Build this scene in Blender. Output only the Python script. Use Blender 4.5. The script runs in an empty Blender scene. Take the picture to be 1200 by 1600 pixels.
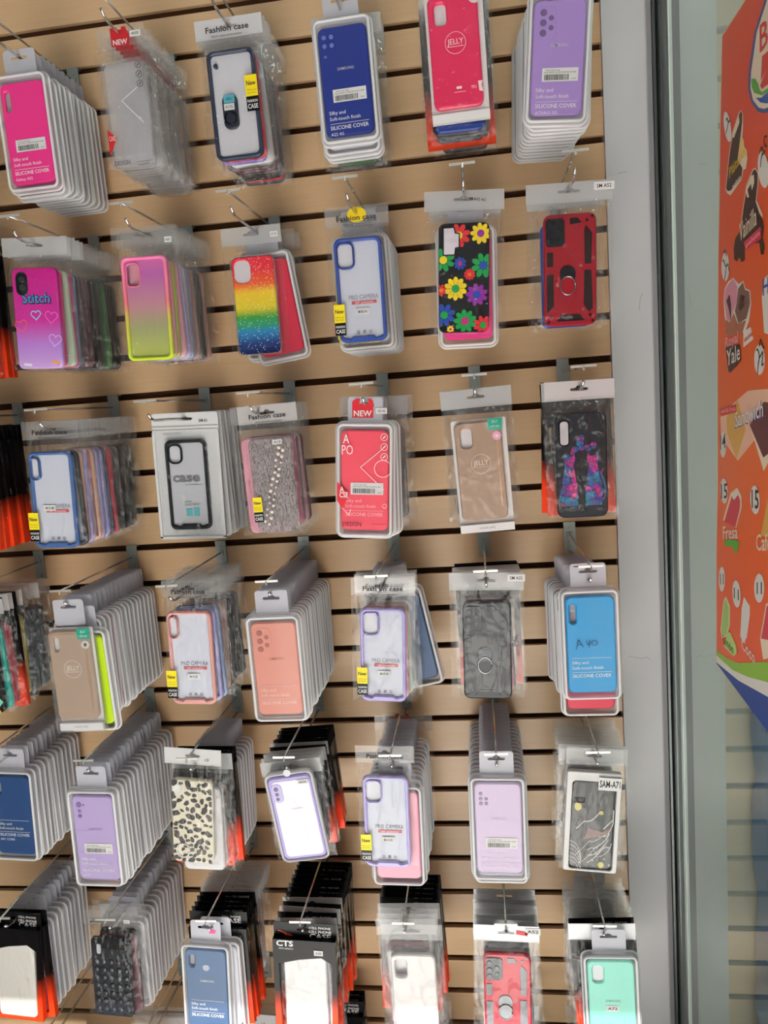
import bpy, bmesh, math, random
from mathutils import Matrix, Vector, noise

# ------------------------------------------------------------------ camera, world, sun, lamps, exposure
sc = bpy.context.scene
COL = sc.collection
rnd = random.Random(7)
Z0 = 2.16                       # height of the topmost reference groove above the floor
PITCH = 0.0762                  # slat spacing (3 in)
CAM_F, CAM_YAW, CAM_PIT, CAM_ROLL = 1194.0, 0.1305, 0.1406, -0.0757
CAM_POS = (-0.2478, -1.4651, -0.6604 + Z0)


def cam_axes(yaw, pit, roll):
    B = Matrix(((1, 0, 0), (0, 0, -1), (0, 1, 0)))
    cy, sy, cp, sp, cr, sr = math.cos(yaw), math.sin(yaw), math.cos(pit), math.sin(pit), math.cos(roll), math.sin(roll)
    Ry = Matrix(((cy, 0, sy), (0, 1, 0), (-sy, 0, cy)))
    Rx = Matrix(((1, 0, 0), (0, cp, -sp), (0, sp, cp)))
    Rz = Matrix(((cr, -sr, 0), (sr, cr, 0), (0, 0, 1)))
    return Rz @ Rx @ Ry @ B


A = cam_axes(CAM_YAW, CAM_PIT, CAM_ROLL)
cam = bpy.data.cameras.new('camera')
cam.sensor_fit = 'HORIZONTAL'
cam.sensor_width = 36.0
cam.lens = 36.0 * CAM_F / 1200.0
cam.clip_start = 0.02
cam_ob = bpy.data.objects.new('camera', cam)
COL.objects.link(cam_ob)
M = Matrix((A[0], -A[1], -A[2])).transposed().to_4x4()
M.translation = CAM_POS
cam_ob.matrix_world = M
sc.camera = cam_ob

world = bpy.data.worlds.new('daylight')
sc.world = world
world.use_nodes = True
bg = world.node_tree.nodes['Background']
bg.inputs[0].default_value = (0.90, 0.95, 1.0, 1)
bg.inputs[1].default_value = 0.45

sun = bpy.data.lights.new('sun', 'SUN')
sun.energy = 68.0
sun.angle = math.radians(1.0)
sun.color = (1.0, 0.98, 0.95)
sun_ob = bpy.data.objects.new('sun', sun)
COL.objects.link(sun_ob)
sun_ob.rotation_euler = Vector((0.06, 0.67, -0.745)).to_track_quat('-Z', 'Y').to_euler()


def ceiling_light(name, loc, sx, sy, power, color):
    l = bpy.data.lights.new(name, 'AREA')
    l.shape = 'RECTANGLE'
    l.size, l.size_y, l.energy, l.color = sx, sy, power, color
    o = bpy.data.objects.new(name, l)
    COL.objects.link(o)
    o.location = loc
    return o


ceiling_light('ceiling_tube_light', (-0.6, -1.15, 3.0), 1.8, 0.012, 2.2, (0.97, 0.98, 1.0))
ceiling_light('ceiling_tube_light', (-0.6, -2.1, 3.0), 1.8, 0.012, 2.2, (0.97, 0.98, 1.0))
ceiling_light('added_side_fill', (0.66, -0.6, 3.0), 0.12, 1.2, 13, (0.95, 1.0, 0.97))  # added unseen lamp, brightens the space behind the glass

sc.view_settings.view_transform = 'Standard'
sc.view_settings.look = 'None'
sc.view_settings.gamma = 1.0
sc.view_settings.use_curve_mapping = False
sc.view_settings.exposure = -0.72
try:
    cy = sc.cycles
    cy.max_bounces, cy.diffuse_bounces, cy.glossy_bounces, cy.transmission_bounces = 8, 4, 3, 4
    cy.transparent_max_bounces = 40
    cy.caustics_reflective = cy.caustics_refractive = False
    cy.use_denoising = True
    cy.sample_clamp_indirect = 6.0
except Exception:
    pass

# ------------------------------------------------------------------ helpers


def lin(c):
    if isinstance(c, str):
        c = c.lstrip('#')
        c = [int(c[i:i + 2], 16) / 255 for i in (0, 2, 4)]
    return tuple(((v / 12.92) if v <= 0.04045 else ((v + 0.055) / 1.055) ** 2.4) for v in c) + (1.0,)


MATS = {}


def mat(color, rough=0.45, metal=0.0, alpha=1.0, key=None, coat=0.0, spec=0.35):
    k = key or ('%s_%.2f_%.1f_%.2f_%.1f' % (color, rough, metal, alpha, coat))
    if k in MATS:
        return MATS[k]
    m = bpy.data.materials.new(k)
    m.use_nodes = True
    b = m.node_tree.nodes['Principled BSDF']
    b.inputs['Base Color'].default_value = lin(color)
    b.inputs['Roughness'].default_value = rough
    b.inputs['Metallic'].default_value = metal
    b.inputs['Alpha'].default_value = alpha
    b.inputs['Coat Weight'].default_value = coat
    b.inputs['Specular IOR Level'].default_value = spec
    MATS[k] = m
    return m


def nodes(key):
    m = bpy.data.materials.new(key)
    m.use_nodes = True
    m.node_tree.nodes.clear()
    MATS[key] = m
    N, L = m.node_tree.nodes, m.node_tree.links
    out = N.new('ShaderNodeOutputMaterial')

    def nd(t, **kw):
        n = N.new(t)
        for a, v in kw.items():
            if a in n.inputs:
                n.inputs[a].default_value = v
            else:
                setattr(n, a, v)
        return n
    return m, nd, L.new, out


def mixsh(nd, ln, fac, a, b):
    n = nd('ShaderNodeMixShader')
    if isinstance(fac, (int, float)):
        n.inputs[0].default_value = fac
    else:
        ln(fac, n.inputs[0])
    ln(a, n.inputs[1])
    ln(b, n.inputs[2])
    return n.outputs[0]


def film_mat(key, haze=0.010, gloss=0.03, edge=0.45, rough=0.05, bump=0.9, scale=52, tint=(1, 1, 1), crease=0.65):
    """thin clear plastic film: lets most light through, a soft mirror on top, milky creases that also carry painted crinkle highlights"""
    m, nd, ln, out = nodes(key)
    tr = nd('ShaderNodeBsdfTransparent')
    tr.inputs[0].default_value = tint + (1,)
    gl = nd('ShaderNodeBsdfGlossy')
    gl.inputs['Roughness'].default_value = rough
    lw = nd('ShaderNodeLayerWeight', Blend=0.5)
    df = nd('ShaderNodeBsdfDiffuse')
    df.inputs[0].default_value = (0.85, 0.86, 0.88, 1)
    tl = nd('ShaderNodeBsdfTranslucent')
    tl.inputs[0].default_value = (0.85, 0.86, 0.88, 1)
    hz = haze
    facet = None
    if bump:
        tc = nd('ShaderNodeTexCoord')
        oi = nd('ShaderNodeObjectInfo')
        ad = nd('ShaderNodeVectorMath', operation='ADD')
        sv = nd('ShaderNodeVectorMath', operation='SCALE')
        cx = nd('ShaderNodeCombineXYZ')
        ln(oi.outputs['Random'], cx.inputs[0])
        ln(oi.outputs['Random'], cx.inputs[2])
        ln(cx.outputs[0], sv.inputs[0])
        sv.inputs['Scale'].default_value = 7.0
        ln(tc.outputs['Object'], ad.inputs[0])
        ln(sv.outputs[0], ad.inputs[1])
        mp = nd('ShaderNodeMapping')
        mp.inputs['Rotation'].default_value = (0.0, 0.55, 0.0)
        mp.inputs['Scale'].default_value = (1.0, 1.0, 0.38)
        ln(ad.outputs[0], mp.inputs[0])
        nz = nd('ShaderNodeTexNoise', noise_type='RIDGED_MULTIFRACTAL', Scale=scale, Detail=1.5, Distortion=0.8)
        ln(mp.outputs[0], nz.inputs['Vector'])
        bp = nd('ShaderNodeBump', Strength=bump, Distance=0.009)
        ln(nz.outputs[0], bp.inputs['Height'])
        ln(bp.outputs[0], gl.inputs['Normal'])
        ln(bp.outputs[0], lw.inputs['Normal'])
        ln(bp.outputs[0], df.inputs['Normal'])
        if crease:  # creased film turns milky; white streaks also stand in for glints
            mr = nd('ShaderNodeMapRange', interpolation_type='SMOOTHSTEP')
            mr.inputs['From Min'].default_value = 1.22
            mr.inputs['From Max'].default_value = 1.62
            mr.inputs['To Min'].default_value = haze
            mr.inputs['To Max'].default_value = haze + crease
            ln(nz.outputs[0], mr.inputs['Value'])
            hz = mr.outputs[0]
    pw = nd('ShaderNodeMath', operation='POWER')
    ln(lw.outputs['Facing'], pw.inputs[0])
    pw.inputs[1].default_value = 3.0
    mm = nd('ShaderNodeMath', operation='MULTIPLY_ADD')
    ln(pw.outputs[0], mm.inputs[0])
    mm.inputs[1].default_value = edge
    mm.inputs[2].default_value = gloss
    mm.use_clamp = True
    body = mixsh(nd, ln, hz, tr.outputs[0], mixsh(nd, ln, 0.4, df.outputs[0], tl.outputs[0]))
    ln(mixsh(nd, ln, mm.outputs[0], body, gl.outputs[0]), out.inputs[0])
    return m


def frost_mat(key, color, clear=0.3, rough=0.22, through=0.2):
    m, nd, ln, out = nodes(key)
    pr = nd('ShaderNodeBsdfPrincipled', Roughness=rough)
    pr.inputs['Base Color'].default_value = lin(color)
    tl = nd('ShaderNodeBsdfTranslucent')
    tl.inputs[0].default_value = lin(color)
    tr = nd('ShaderNodeBsdfTransparent')
    s = mixsh(nd, ln, through, pr.outputs[0], tl.outputs[0])
    ln(mixsh(nd, ln, clear, s, tr.outputs[0]), out.inputs[0])
    return m


def ramp_mat(key, stops, axis='Z', rough=0.35, glitter=0.0, alpha=1.0, spec=0.35):
    """colour that runs along the object's own axis (print on the thing itself)"""
    m, nd, ln, out = nodes(key)
    tc = nd('ShaderNodeTexCoord')
    sp = nd('ShaderNodeSeparateXYZ')
    ln(tc.outputs['Object'], sp.inputs[0])
    zs = [s[0] for s in stops]
    lo, hi = min(zs), max(zs)
    mr = nd('ShaderNodeMapRange')
    mr.inputs['From Min'].default_value = lo
    mr.inputs['From Max'].default_value = hi
    ln(sp.outputs[axis], mr.inputs['Value'])
    cr = nd('ShaderNodeValToRGB')
    el = cr.color_ramp.elements
    while len(el) < len(stops):
        el.new(0.5)
    for e, (z, c) in zip(el, sorted(stops, key=lambda s: s[0])):
        e.position = (z - lo) / (hi - lo)
        e.color = lin(c)
    ln(mr.outputs[0], cr.inputs[0])
    pr = nd('ShaderNodeBsdfPrincipled', Roughness=rough, Alpha=alpha)
    pr.inputs['Specular IOR Level'].default_value = spec
    if glitter:
        vo = nd('ShaderNodeTexVoronoi', Scale=260.0)
        ln(tc.outputs['Object'], vo.inputs['Vector'])
        th = nd('ShaderNodeMath', operation='LESS_THAN')
        ln(vo.outputs['Distance'], th.inputs[0])
        th.inputs[1].default_value = glitter
        mx = nd('ShaderNodeMix', data_type='RGBA')
        ln(th.outputs[0], mx.inputs[0])
        ln(cr.outputs[0], mx.inputs[6])
        mx.inputs[7].default_value = (0.9, 0.9, 0.95, 1)
        ln(mx.outputs[2], pr.inputs['Base Color'])
    else:
        ln(cr.outputs[0], pr.inputs['Base Color'])
    ln(pr.outputs[0], out.inputs[0])
    return m


BAG = film_mat('crumpled_bag_film')
CLEAR = film_mat('clear_window_film', haze=0.012, gloss=0.014, edge=0.4, rough=0.04, bump=0.10, scale=9, crease=0)
SOFTCLEAR = film_mat('clear_soft_plastic', haze=0.12, gloss=0.04, edge=0.6, rough=0.14, bump=0.0)
FROST = frost_mat('frosted_tray_plastic', '#e9e9f0', 0.50, 0.16)
LIP = frost_mat('white_tray_lip', '#f4f4f8', 0.08, 0.2, 0.08)
TABM = frost_mat('frosted_tab_plastic', '#dcdde8', 0.25)
WHITE = mat('#eceaec', 0.35)
PAPER = mat('#e9e8ea', 0.6)
HEAD = film_mat('milky_header_plastic', haze=0.55, gloss=0.04, edge=0.4, rough=0.15, bump=0.8, scale=22, crease=0.25)
CARD = mat('#ccd0e0', 0.5)
BLACK = mat('#101012', 0.35, spec=0.15, key='matt_black_print')
INK = mat('#26262a', 0.6)
GREY = mat('#8c8f98', 0.5)
STEEL = mat('#b9bab6', 0.28, 1.0)
ZINC = mat('#a9b0ad', 0.42, 0.7)
CHROME = mat('#d4d4d0', 0.18, 1.0)
LENS = mat('#3a3338', 0.15)


def tag(o, label=None, cat=None, group=None, kind=None):
    for k, v in (('label', label), ('category', cat), ('group', group), ('kind', kind)):
        if v:
            o[k] = v
    return o


def empty(name, loc=(0, 0, 0), rot=(0, 0, 0)):
    o = bpy.data.objects.new(name, None)
    o.empty_display_size = 0.01
    o.location = loc
    o.rotation_euler = rot
    COL.objects.link(o)
    return o


def ob(name, me, m=None, parent=None, loc=(0, 0, 0), scale=(1, 1, 1), rot=(0, 0, 0)):
    o = bpy.data.objects.new(name, me)
    COL.objects.link(o)
    o.location, o.scale, o.rotation_euler = loc, scale, rot
    if parent:
        o.parent = parent
    if m:
        if not me.materials:
            me.materials.append(None)
        o.material_slots[0].link = 'OBJECT'
        o.material_slots[0].material = m
    return o


TXT = {}


def text_geo(s, bold=0.0):
    k = (s, bold)
    if k not in TXT:
        cu = bpy.data.curves.new('txt', 'FONT')
        cu.body = s
        cu.resolution_u = 2
        cu.offset = bold
        o = bpy.data.objects.new('txt', cu)
        me = o.to_mesh()
        vs = [(v.co.x, v.co.y) for v in me.vertices]
        fs = [tuple(p.vertices) for p in me.polygons]
        o.to_mesh_clear()
        bpy.data.objects.remove(o)
        bpy.data.curves.remove(cu)
        if not vs:
            vs, fs = [(0, 0)], []
        x0 = min(v[0] for v in vs)
        x1 = max(v[0] for v in vs)
        vs = [(x - x0, y) for x, y in vs]
        TXT[k] = (vs, fs, max(x1 - x0, 1e-6))
    return TXT[k]


class MB:
    """collects flat and solid shapes for ONE mesh object"""

    def __init__(self):
        self.v, self.f = [], []

    def add(self, vs, fs):
        n = len(self.v)
        self.v += [tuple(p) for p in vs]
        self.f += [tuple(i + n for i in f) for f in fs]
        return self

    def box(self, c, s):
        x, y, z = (h / 2 for h in s)
        vs = [(c[0] + a * x, c[1] + b * y, c[2] + d * z) for a in (-1, 1) for b in (-1, 1) for d in (-1, 1)]
        return self.add(vs, [(0, 1, 3, 2), (4, 6, 7, 5), (0, 4, 5, 1), (2, 3, 7, 6), (0, 2, 6, 4), (1, 5, 7, 3)])

    def rect(self, x0, z0, x1, z1, y):
        return self.add([(x0, y, z0), (x1, y, z0), (x1, y, z1), (x0, y, z1)], [(0, 1, 2, 3)])

    def poly(self, pts, y):
        return self.add([(x, y, z) for x, z in pts], [tuple(range(len(pts)))])

    def disc(self, x, z, r, y, n=16, rz=None):
        return self.poly([(x + r * math.cos(2 * math.pi * i / n), z + (rz or r) * math.sin(2 * math.pi * i / n)) for i in range(n)], y)

    def ring(self, x, z, r0, r1, y, n=24, rz=1.0):
        vs, fs = [], []
        for i in range(n):
            a = 2 * math.pi * i / n
            for r in (r0, r1):
                vs.append((x + r * math.cos(a), y, z + r * rz * math.sin(a)))
        for i in range(n):
            j = (i + 1) % n
            fs.append((2 * i, 2 * i + 1, 2 * j + 1, 2 * j))
        return self.add(vs, fs)

    def text(self, s, x, z, y, h=None, w=None, align='C', bold=0.0, rot=0.0):
        vs, fs, wid = text_geo(s, bold)
        sx = (w / wid) if w else None
        sz = (h / 0.69) if h else sx
        sx = sx or sz
        W = wid * sx
        ox = {'C': -W / 2, 'L': 0, 'R': -W}[align]
        c, n = math.cos(rot), math.sin(rot)
        out = []
        for a, b in vs:
            p, q = ox + a * sx, b * sz
            out.append((x + p * c - q * n, y, z + p * n + q * c))
        return self.add(out, fs)

    def line(self, pts, w, y):
        for (x0, z0), (x1, z1) in zip(pts, pts[1:]):
            L = math.hypot(x1 - x0, z1 - z0) or 1e-6
            nx, nz = -(z1 - z0) / L * w / 2, (x1 - x0) / L * w / 2
            self.add([(x0 + nx, y, z0 + nz), (x0 - nx, y, z0 - nz), (x1 - nx, y, z1 - nz), (x1 + nx, y, z1 + nz)], [(0, 1, 2, 3)])
        return self

    def tube(self, pts, r, n=8):
        pts = [Vector(p) for p in pts]
        rings, up = [], None
        for i, p in enumerate(pts):
            t = (pts[min(i + 1, len(pts) - 1)] - pts[max(i - 1, 0)]).normalized()
            u = (up if up is not None else (Vector((0, 0, 1)) if abs(t.z) < 0.9 else Vector((1, 0, 0))))
            u = (u - t * u.dot(t)).normalized()
            up = u
            w = t.cross(u)
            rings.append([p + (u * math.cos(2 * math.pi * k / n) + w * math.sin(2 * math.pi * k / n)) * r for k in range(n)])
        vs = [v for R in rings for v in R]
        fs = []
        for i in range(len(rings) - 1):
            for k in range(n):
                a, b = i * n + k, i * n + (k + 1) % n
                fs.append((a, b, b + n, a + n))
        fs += [tuple(range(n))[::-1], tuple(range(len(vs) - n, len(vs)))]
        return self.add(vs, fs)

    def sphere(self, c, r, n=8, m=6, sz=1.0):
        vs = [(c[0], c[1], c[2] + r * sz)]
        for j in range(1, m):
            for i in range(n):
                a, b = 2 * math.pi * i / n, math.pi * j / m
                vs.append((c[0] + r * math.sin(b) * math.cos(a), c[1] + r * math.sin(b) * math.sin(a), c[2] + r * sz * math.cos(b)))
        vs.append((c[0], c[1], c[2] - r * sz))
        fs = [(0, 1 + i, 1 + (i + 1) % n) for i in range(n)]
        for j in range(m - 2):
            for i in range(n):
                a, b = 1 + j * n + i, 1 + j * n + (i + 1) % n
                fs.append((a, a + n, b + n, b))
        k = len(vs) - 1
        fs += [(k, 1 + (m - 2) * n + (i + 1) % n, 1 + (m - 2) * n + i) for i in range(n)]
        return self.add(vs, fs)

    def mesh(self, name, smooth=False):
        me = bpy.data.meshes.new(name)
        me.from_pydata(self.v, [], self.f)
        if smooth:
            for p in me.polygons:
                p.use_smooth = True
        me.update()
        return me

    def build(self, name, m, parent=None, smooth=False, **kw):
        return ob(name, self.mesh(name, smooth), m, parent, **kw)


def rr(w, h, r, cx=0.0, cz=0.0, n=5):
    """rounded rectangle outline, counter-clockwise"""
    r = min(r, w / 2 - 1e-5, h / 2 - 1e-5)
    pts = []
    for sx, sz, a0 in ((1, -1, -90), (1, 1, 0), (-1, 1, 90), (-1, -1, 180)):
        ox, oz = cx + sx * (w / 2 - r), cz + sz * (h / 2 - r)
        for i in range(n + 1):
            a = math.radians(a0 + 90 * i / n)
            pts.append((ox + r * math.cos(a), oz + r * math.sin(a)))
    return pts


def offset(pts, d):
    """move an outline inward by d (counter-clockwise outline)"""
    n, out = len(pts), []
    for i in range(n):
        (ax, az), (bx, bz), (cx, cz) = pts[i - 1], pts[i], pts[(i + 1) % n]
        t1 = Vector((bx - ax, bz - az))
        t2 = Vector((cx - bx, cz - bz))
        t1 = t1.normalized() if t1.length > 1e-9 else t2.normalized()
        t2 = t2.normalized() if t2.length > 1e-9 else t1
        nn = Vector((-t1.y - t2.y, t1.x + t2.x))
        nn = nn.normalized() if nn.length > 1e-9 else Vector((-t1.y, t1.x))
        k = d / max(0.35, nn.dot(Vector((-t1.y, t1.x))))
        out.append((bx + nn.x * k, bz + nn.y * k))
    return out


def plate_mesh(name, outer, holes=(), y0=0.0, t=0.002, bevel=0.0, back=True):
    """a solid plate in the XZ plane: back at y0, front at y0-t, real holes, bevelled front edge"""
    bm = bmesh.new()
    yf = y0 - t

    def loop(pts, y):
        return [bm.verts.new((x, y, z)) for x, z in pts]

    def strip(a, b):
        n = len(a)
        for i in range(n):
            bm.faces.new((a[i], a[(i + 1) % n], b[(i + 1) % n], b[i]))

    def fill(loops):
        es = []
        for l in loops:
            for i in range(len(l)):
                es.append(bm.edges.get((l[i], l[(i + 1) % len(l)])) or bm.edges.new((l[i], l[(i + 1) % len(l)])))
        bmesh.ops.triangle_fill(bm, use_beauty=True, use_dissolve=False, edges=es)
    fr, bk = [], []
    for k, pts in enumerate([outer] + list(holes)):
        b = loop(pts, y0)
        if bevel:
            md = loop(pts, yf + bevel)
            f = loop(offset(pts, bevel if k == 0 else -bevel), yf)
            strip(b, md)
            strip(md, f)
        else:
            f = loop(pts, yf)
            strip(b, f)
        fr.append(f)
        bk.append(b)
    fill(fr)
    if back:
        fill(bk)
    bmesh.ops.recalc_face_normals(bm, faces=bm.faces[:])
    me = bpy.data.meshes.new(name)
    bm.to_mesh(me)
    bm.free()
    return me


MESH = {}


def cached(key, fn):
    if key not in MESH:
        MESH[key] = fn()
    return MESH[key]


EURO = [(-0.0135, -0.0022), (-0.004, -0.0022), (0.004, -0.0022), (0.0135, -0.0022), (0.0145, 0.0), (0.0135, 0.0022), (0.0055, 0.0026),
        (0.0038, 0.0052), (0.0, 0.0062), (-0.0038, 0.0052), (-0.0055, 0.0026), (-0.0135, 0.0022), (-0.0145, 0.0)]
EURO = [(x, z - 0.0015) for x, z in EURO]
ROUND = [(0.0042 * math.cos(2 * math.pi * i / 12), 0.0042 * math.sin(2 * math.pi * i / 12) - 0.0005) for i in range(12)]

# ------------------------------------------------------------------ the setting


def laminate(key, base, dark):
    m, nd, ln, out = nodes(key)
    tc = nd('ShaderNodeTexCoord')
    mp = nd('ShaderNodeMapping')
    mp.inputs['Scale'].default_value = (2.0, 30, 42)
    ln(tc.outputs['Object'], mp.inputs[0])
    nz = nd('ShaderNodeTexNoise', Scale=4.0, Detail=4.0, Distortion=0.6)
    ln(mp.outputs[0], nz.inputs['Vector'])
    mx = nd('ShaderNodeMix', data_type='RGBA')
    ln(nz.outputs[0], mx.inputs[0])
    mx.inputs[6].default_value = lin(base)
    mx.inputs[7].default_value = lin(dark)
    pr = nd('ShaderNodeBsdfPrincipled', Roughness=0.33)
    ln(mx.outputs[2], pr.inputs['Base Color'])
    ln(pr.outputs[0], out.inputs[0])
    return m


def plaster(key, base, dark, scale=9.0, bump=0.25):
    m, nd, ln, out = nodes(key)
    tc = nd('ShaderNodeTexCoord')
    nz = nd('ShaderNodeTexNoise', Scale=scale, Detail=5.0)
    ln(tc.outputs['Object'], nz.inputs['Vector'])
    mx = nd('ShaderNodeMix', data_type='RGBA')
    ln(nz.outputs[0], mx.inputs[0])
    mx.inputs[6].default_value = lin(base)
    mx.inputs[7].default_value = lin(dark)
    pr = nd('ShaderNodeBsdfPrincipled', Roughness=0.5)
    bp = nd('ShaderNodeBump', Strength=bump, Distance=0.01)
    ln(nz.outputs[0], bp.inputs['Height'])
    ln(bp.outputs[0], pr.inputs['Normal'])
    ln(mx.outputs[2], pr.inputs['Base Color'])
    ln(pr.outputs[0], out.inputs[0])
    return m


TAN = laminate('tan_slat_laminate', '#dcb993', '#cfaa80')
GROOVE = mat('#5c3a22', 0.7)
COLUMN = plaster('white_painted_plaster', '#d2d2d5', '#c8c8cc')

W = tag(MB().box((-0.95, 0.028, Z0 - 0.80), (1.90, 0.010, 2.60)).build('wall_back', GROOVE), kind='structure')
slat = MB()
gw = 0.0125
hs = PITCH - gw
# tongue-and-groove board: full face at the front, set back lips behind
slat.box((-0.95, 0.0045, 0), (1.899, 0.009, hs)).box((-0.95, 0.016, 0), (1.899, 0.014, hs - 0.016))
slat_me = slat.mesh('slat')
for n in range(-4, 30):
    ob('slat', slat_me, TAN, W, (0, 0, Z0 - (n + 0.5) * PITCH))

column = MB()
prof = [(0.0, 0.028), (0.0, -0.008), (0.0715, -0.008), (0.074, -0.007), (0.085, 0.004), (0.085, 0.028)]
column.add([(x, y, z) for z in (0.0, 2.75) for x, y in prof], [(i, (i + 1) % 6, (i + 1) % 6 + 6, i + 6) for i in range(6)] + [tuple(range(6))[::-1], tuple(range(6, 12))])
tag(column.build('wall_pillar', COLUMN), kind='structure')
crack = MB()
for pts in ([(0.012, 0.985), (0.03, 0.981), (0.036, 0.979), (0.045, 0.982), (0.052, 0.978)], [(0.056, 1.66), (0.052, 1.65), (0.05, 1.63)], [(0.02, 1.868), (0.035, 1.87)]):
    crack.line(pts, 0.0008, -0.0085)
tag(crack.build('trim_2', mat('#8f8f90', 0.8)), kind='structure')
tag(MB().box((0.110, 0.05, 1.375), (0.06, 0.03, 2.75)).build('wall_recess', mat('#2a2c2c', 0.7)), kind='structure')
# aluminium channel that holds the glass
al = MB().box((0.0965, -0.022, 1.375), (0.006, 0.092, 2.75)).box((0.0930, -0.030, 1.375), (0.002, 0.006, 2.75)).box((0.0935, -0.066, 1.375), (0.003, 0.008, 2.75)).box((0.0880, 0.012, 1.375), (0.004, 0.03, 2.75))
tag(al.build('trim_1', mat('#7f8583', 0.35, 0.8)), kind='structure')
# the glass front, square to the slat wall
GLASS, nd, ln, out = nodes('greenish_plate_glass')
tr = nd('ShaderNodeBsdfTransparent')
tr.inputs[0].default_value = (0.86, 0.89, 0.87, 1)
gl = nd('ShaderNodeBsdfGlossy', Roughness=0.015)
gl.inputs[0].default_value = (0.88, 0.95, 0.92, 1)
lw = nd('ShaderNodeLayerWeight', Blend=0.5)
pw = nd('ShaderNodeMath', operation='POWER')
ln(lw.outputs['Facing'], pw.inputs[0])
pw.inputs[1].default_value = 2.5
ma = nd('ShaderNodeMath', operation='MULTIPLY_ADD')
ln(pw.outputs[0], ma.inputs[0])
ma.inputs[1].default_value, ma.inputs[2].default_value = 0.70, 0.08
ge = nd('ShaderNodeNewGeometry')
fr_ = nd('ShaderNodeMath', operation='SUBTRACT')
fr_.inputs[0].default_value = 1.0
ln(ge.outputs['Backfacing'], fr_.inputs[1])
mu = nd('ShaderNodeMath', operation='MULTIPLY')
ln(ma.outputs[0], mu.inputs[0])
ln(fr_.outputs[0], mu.inputs[1])
ln(mixsh(nd, ln, mu.outputs[0], tr.outputs[0], gl.outputs[0]), out.inputs[0])
GX = 0.0945
win = tag(MB().box((GX + 0.003, -0.87, 1.375), (0.006, 1.596, 2.74)).build('window_1', GLASS), kind='structure')
MB().box((GX + 0.002, -0.0735, 1.375), (0.006, 0.004, 2.74)).build('glass_edge', mat('#dfe8e2', 0.3), win)
tag(MB().box((0.80, -1.2, 1.375), (0.02, 2.6, 2.75)).build('wall_right', plaster('pale_wall', '#c4cbc6', '#b4bbb6', 2.0)), kind='structure')
tag(MB().box((0.46, 0.05, 1.375), (0.70, 0.02, 2.75)).build('wall_behind_glass', plaster('pale_wall_b', '#d8dcd8', '#ccd0cd', 2.0)), kind='structure')
tag(MB().box((-0.5, -3.0, -0.01), (8, 6.4, 0.02)).build('floor', mat('#cfcdc8', 0.35)), kind='structure')
tag(MB().box((-0.5, -1.25, 3.12), (8, 2.9, 0.02)).build('ceiling', mat('#8e8e8c', 0.8)), kind='structure')

# shop front behind the camera: a doorway lets the sun onto the floor
fw = MB().box((-3.15, -2.75, 1.55), (3.60, 0.10, 3.10)).box((0.445, -2.75, 1.55), (0.73, 0.10, 3.10)).box((-0.635, -2.75, 2.72), (1.43, 0.10, 0.76))
tag(fw.build('wall_front', mat('#aaaaa8', 0.7)), kind='structure')
tag(MB().box((-4.4, -1.2, 1.55), (0.05, 3.1, 3.10)).build('wall_left', mat('#aaaaa8', 0.7)), kind='structure')

# blue quilted bag seen through the glass


def drape(w, h, amp, seed, nx=14, nz=30, thick=0.05):
    vs, fs = [], []
    for side in (0, 1):
        for j in range(nz + 1):
            for i in range(nx + 1):
                u, v = i / nx, j / nz
                prof = (1 - (2 * u - 1) ** 4) * min(1, 8 * v + 0.15) * min(1, 8 * (1 - v) + 0.15)
                k = noise.noise(Vector((u * 4 + seed, v * 9, seed * 1.7))) * amp + noise.noise(Vector((u * 11, v * 23 + seed, 3))) * amp * 0.5
                y = -(thick * (0.6 + 0.4 * prof) + k) * prof if side == 0 else 0.0
                vs.append(((u - 0.5) * w + k, y, -v * h))
    s = (nx + 1) * (nz + 1)
    for side in (0, 1):
        for j in range(nz):
            for i in range(nx):
                a = side * s + j * (nx + 1) + i
                q = (a, a + 1, a + nx + 2, a + nx + 1)
                fs.append(q if side == 0 else q[::-1])
    return vs, fs


# ------------------------------------------------------------------ hooks

XC = [-1.170, -0.965, -0.776, -0.605, -0.424, -0.250, -0.088]
ROWNAME = {0: 'top', 4: 'second', 8: 'third', 12: 'fourth', 16: 'fifth', 20: 'sixth', 24: 'lowest'}


def pos(row, c, d=0.0):
    return Vector((XC[c], -d, Z0 - row * PITCH - 0.050))


def _bracket():
    m = MB()
    m.box((0, -0.0028, -0.024), (0.022, 0.0024, 0.060)).box((0, 0.004, 0.0045), (0.022, 0.013, 0.003))
    m.box((0, -0.0055, -0.018), (0.010, 0.004, 0.010)).box((0, -0.0055, -0.046), (0.008, 0.004, 0.010))
    for z in (-0.006, -0.032):
        m.tube([(0, -0.0039, z), (0, -0.0052, z)], 0.0028, 8)
    return m.mesh('bracket')


def _prong():
    return MB().tube([(0, -0.004, -0.050), (0, -0.25, -0.050), (0, -0.262, -0.0475), (0, -0.272, -0.040)], 0.0022, 8).mesh('prong', True)


def _arm():
    return MB().tube([(0, -0.004, -0.018), (0, -0.278, -0.018)], 0.0018, 8).mesh('label_arm', True)


def _bar():
    return MB().box((0, -0.2805, -0.018), (0.038, 0.0022, 0.0034)).tube([(0, -0.281, -0.018), (0, -0.284, -0.024)], 0.0016, 6).mesh('crossbar')


def hook(row, c, phrase):
    r = empty('slatwall_hook', (XC[c], 0, Z0 - row * PITCH))
    tag(r, 'chrome double-wire hook carrying ' + phrase, 'hook', 'slatwall hooks')
    ob('bracket', cached('bracket', _bracket), ZINC, r)
    ob('prong', cached('prong', _prong), CHROME, r)
    ob('label_arm', cached('arm', _arm), CHROME, r)
    ob('crossbar', cached('bar', _bar), mat('#d9d9d6', 0.3, 0.6), r)
    return r


# ------------------------------------------------------------------ package shells

CZ = -0.121          # centre of the case below the prong


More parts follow.
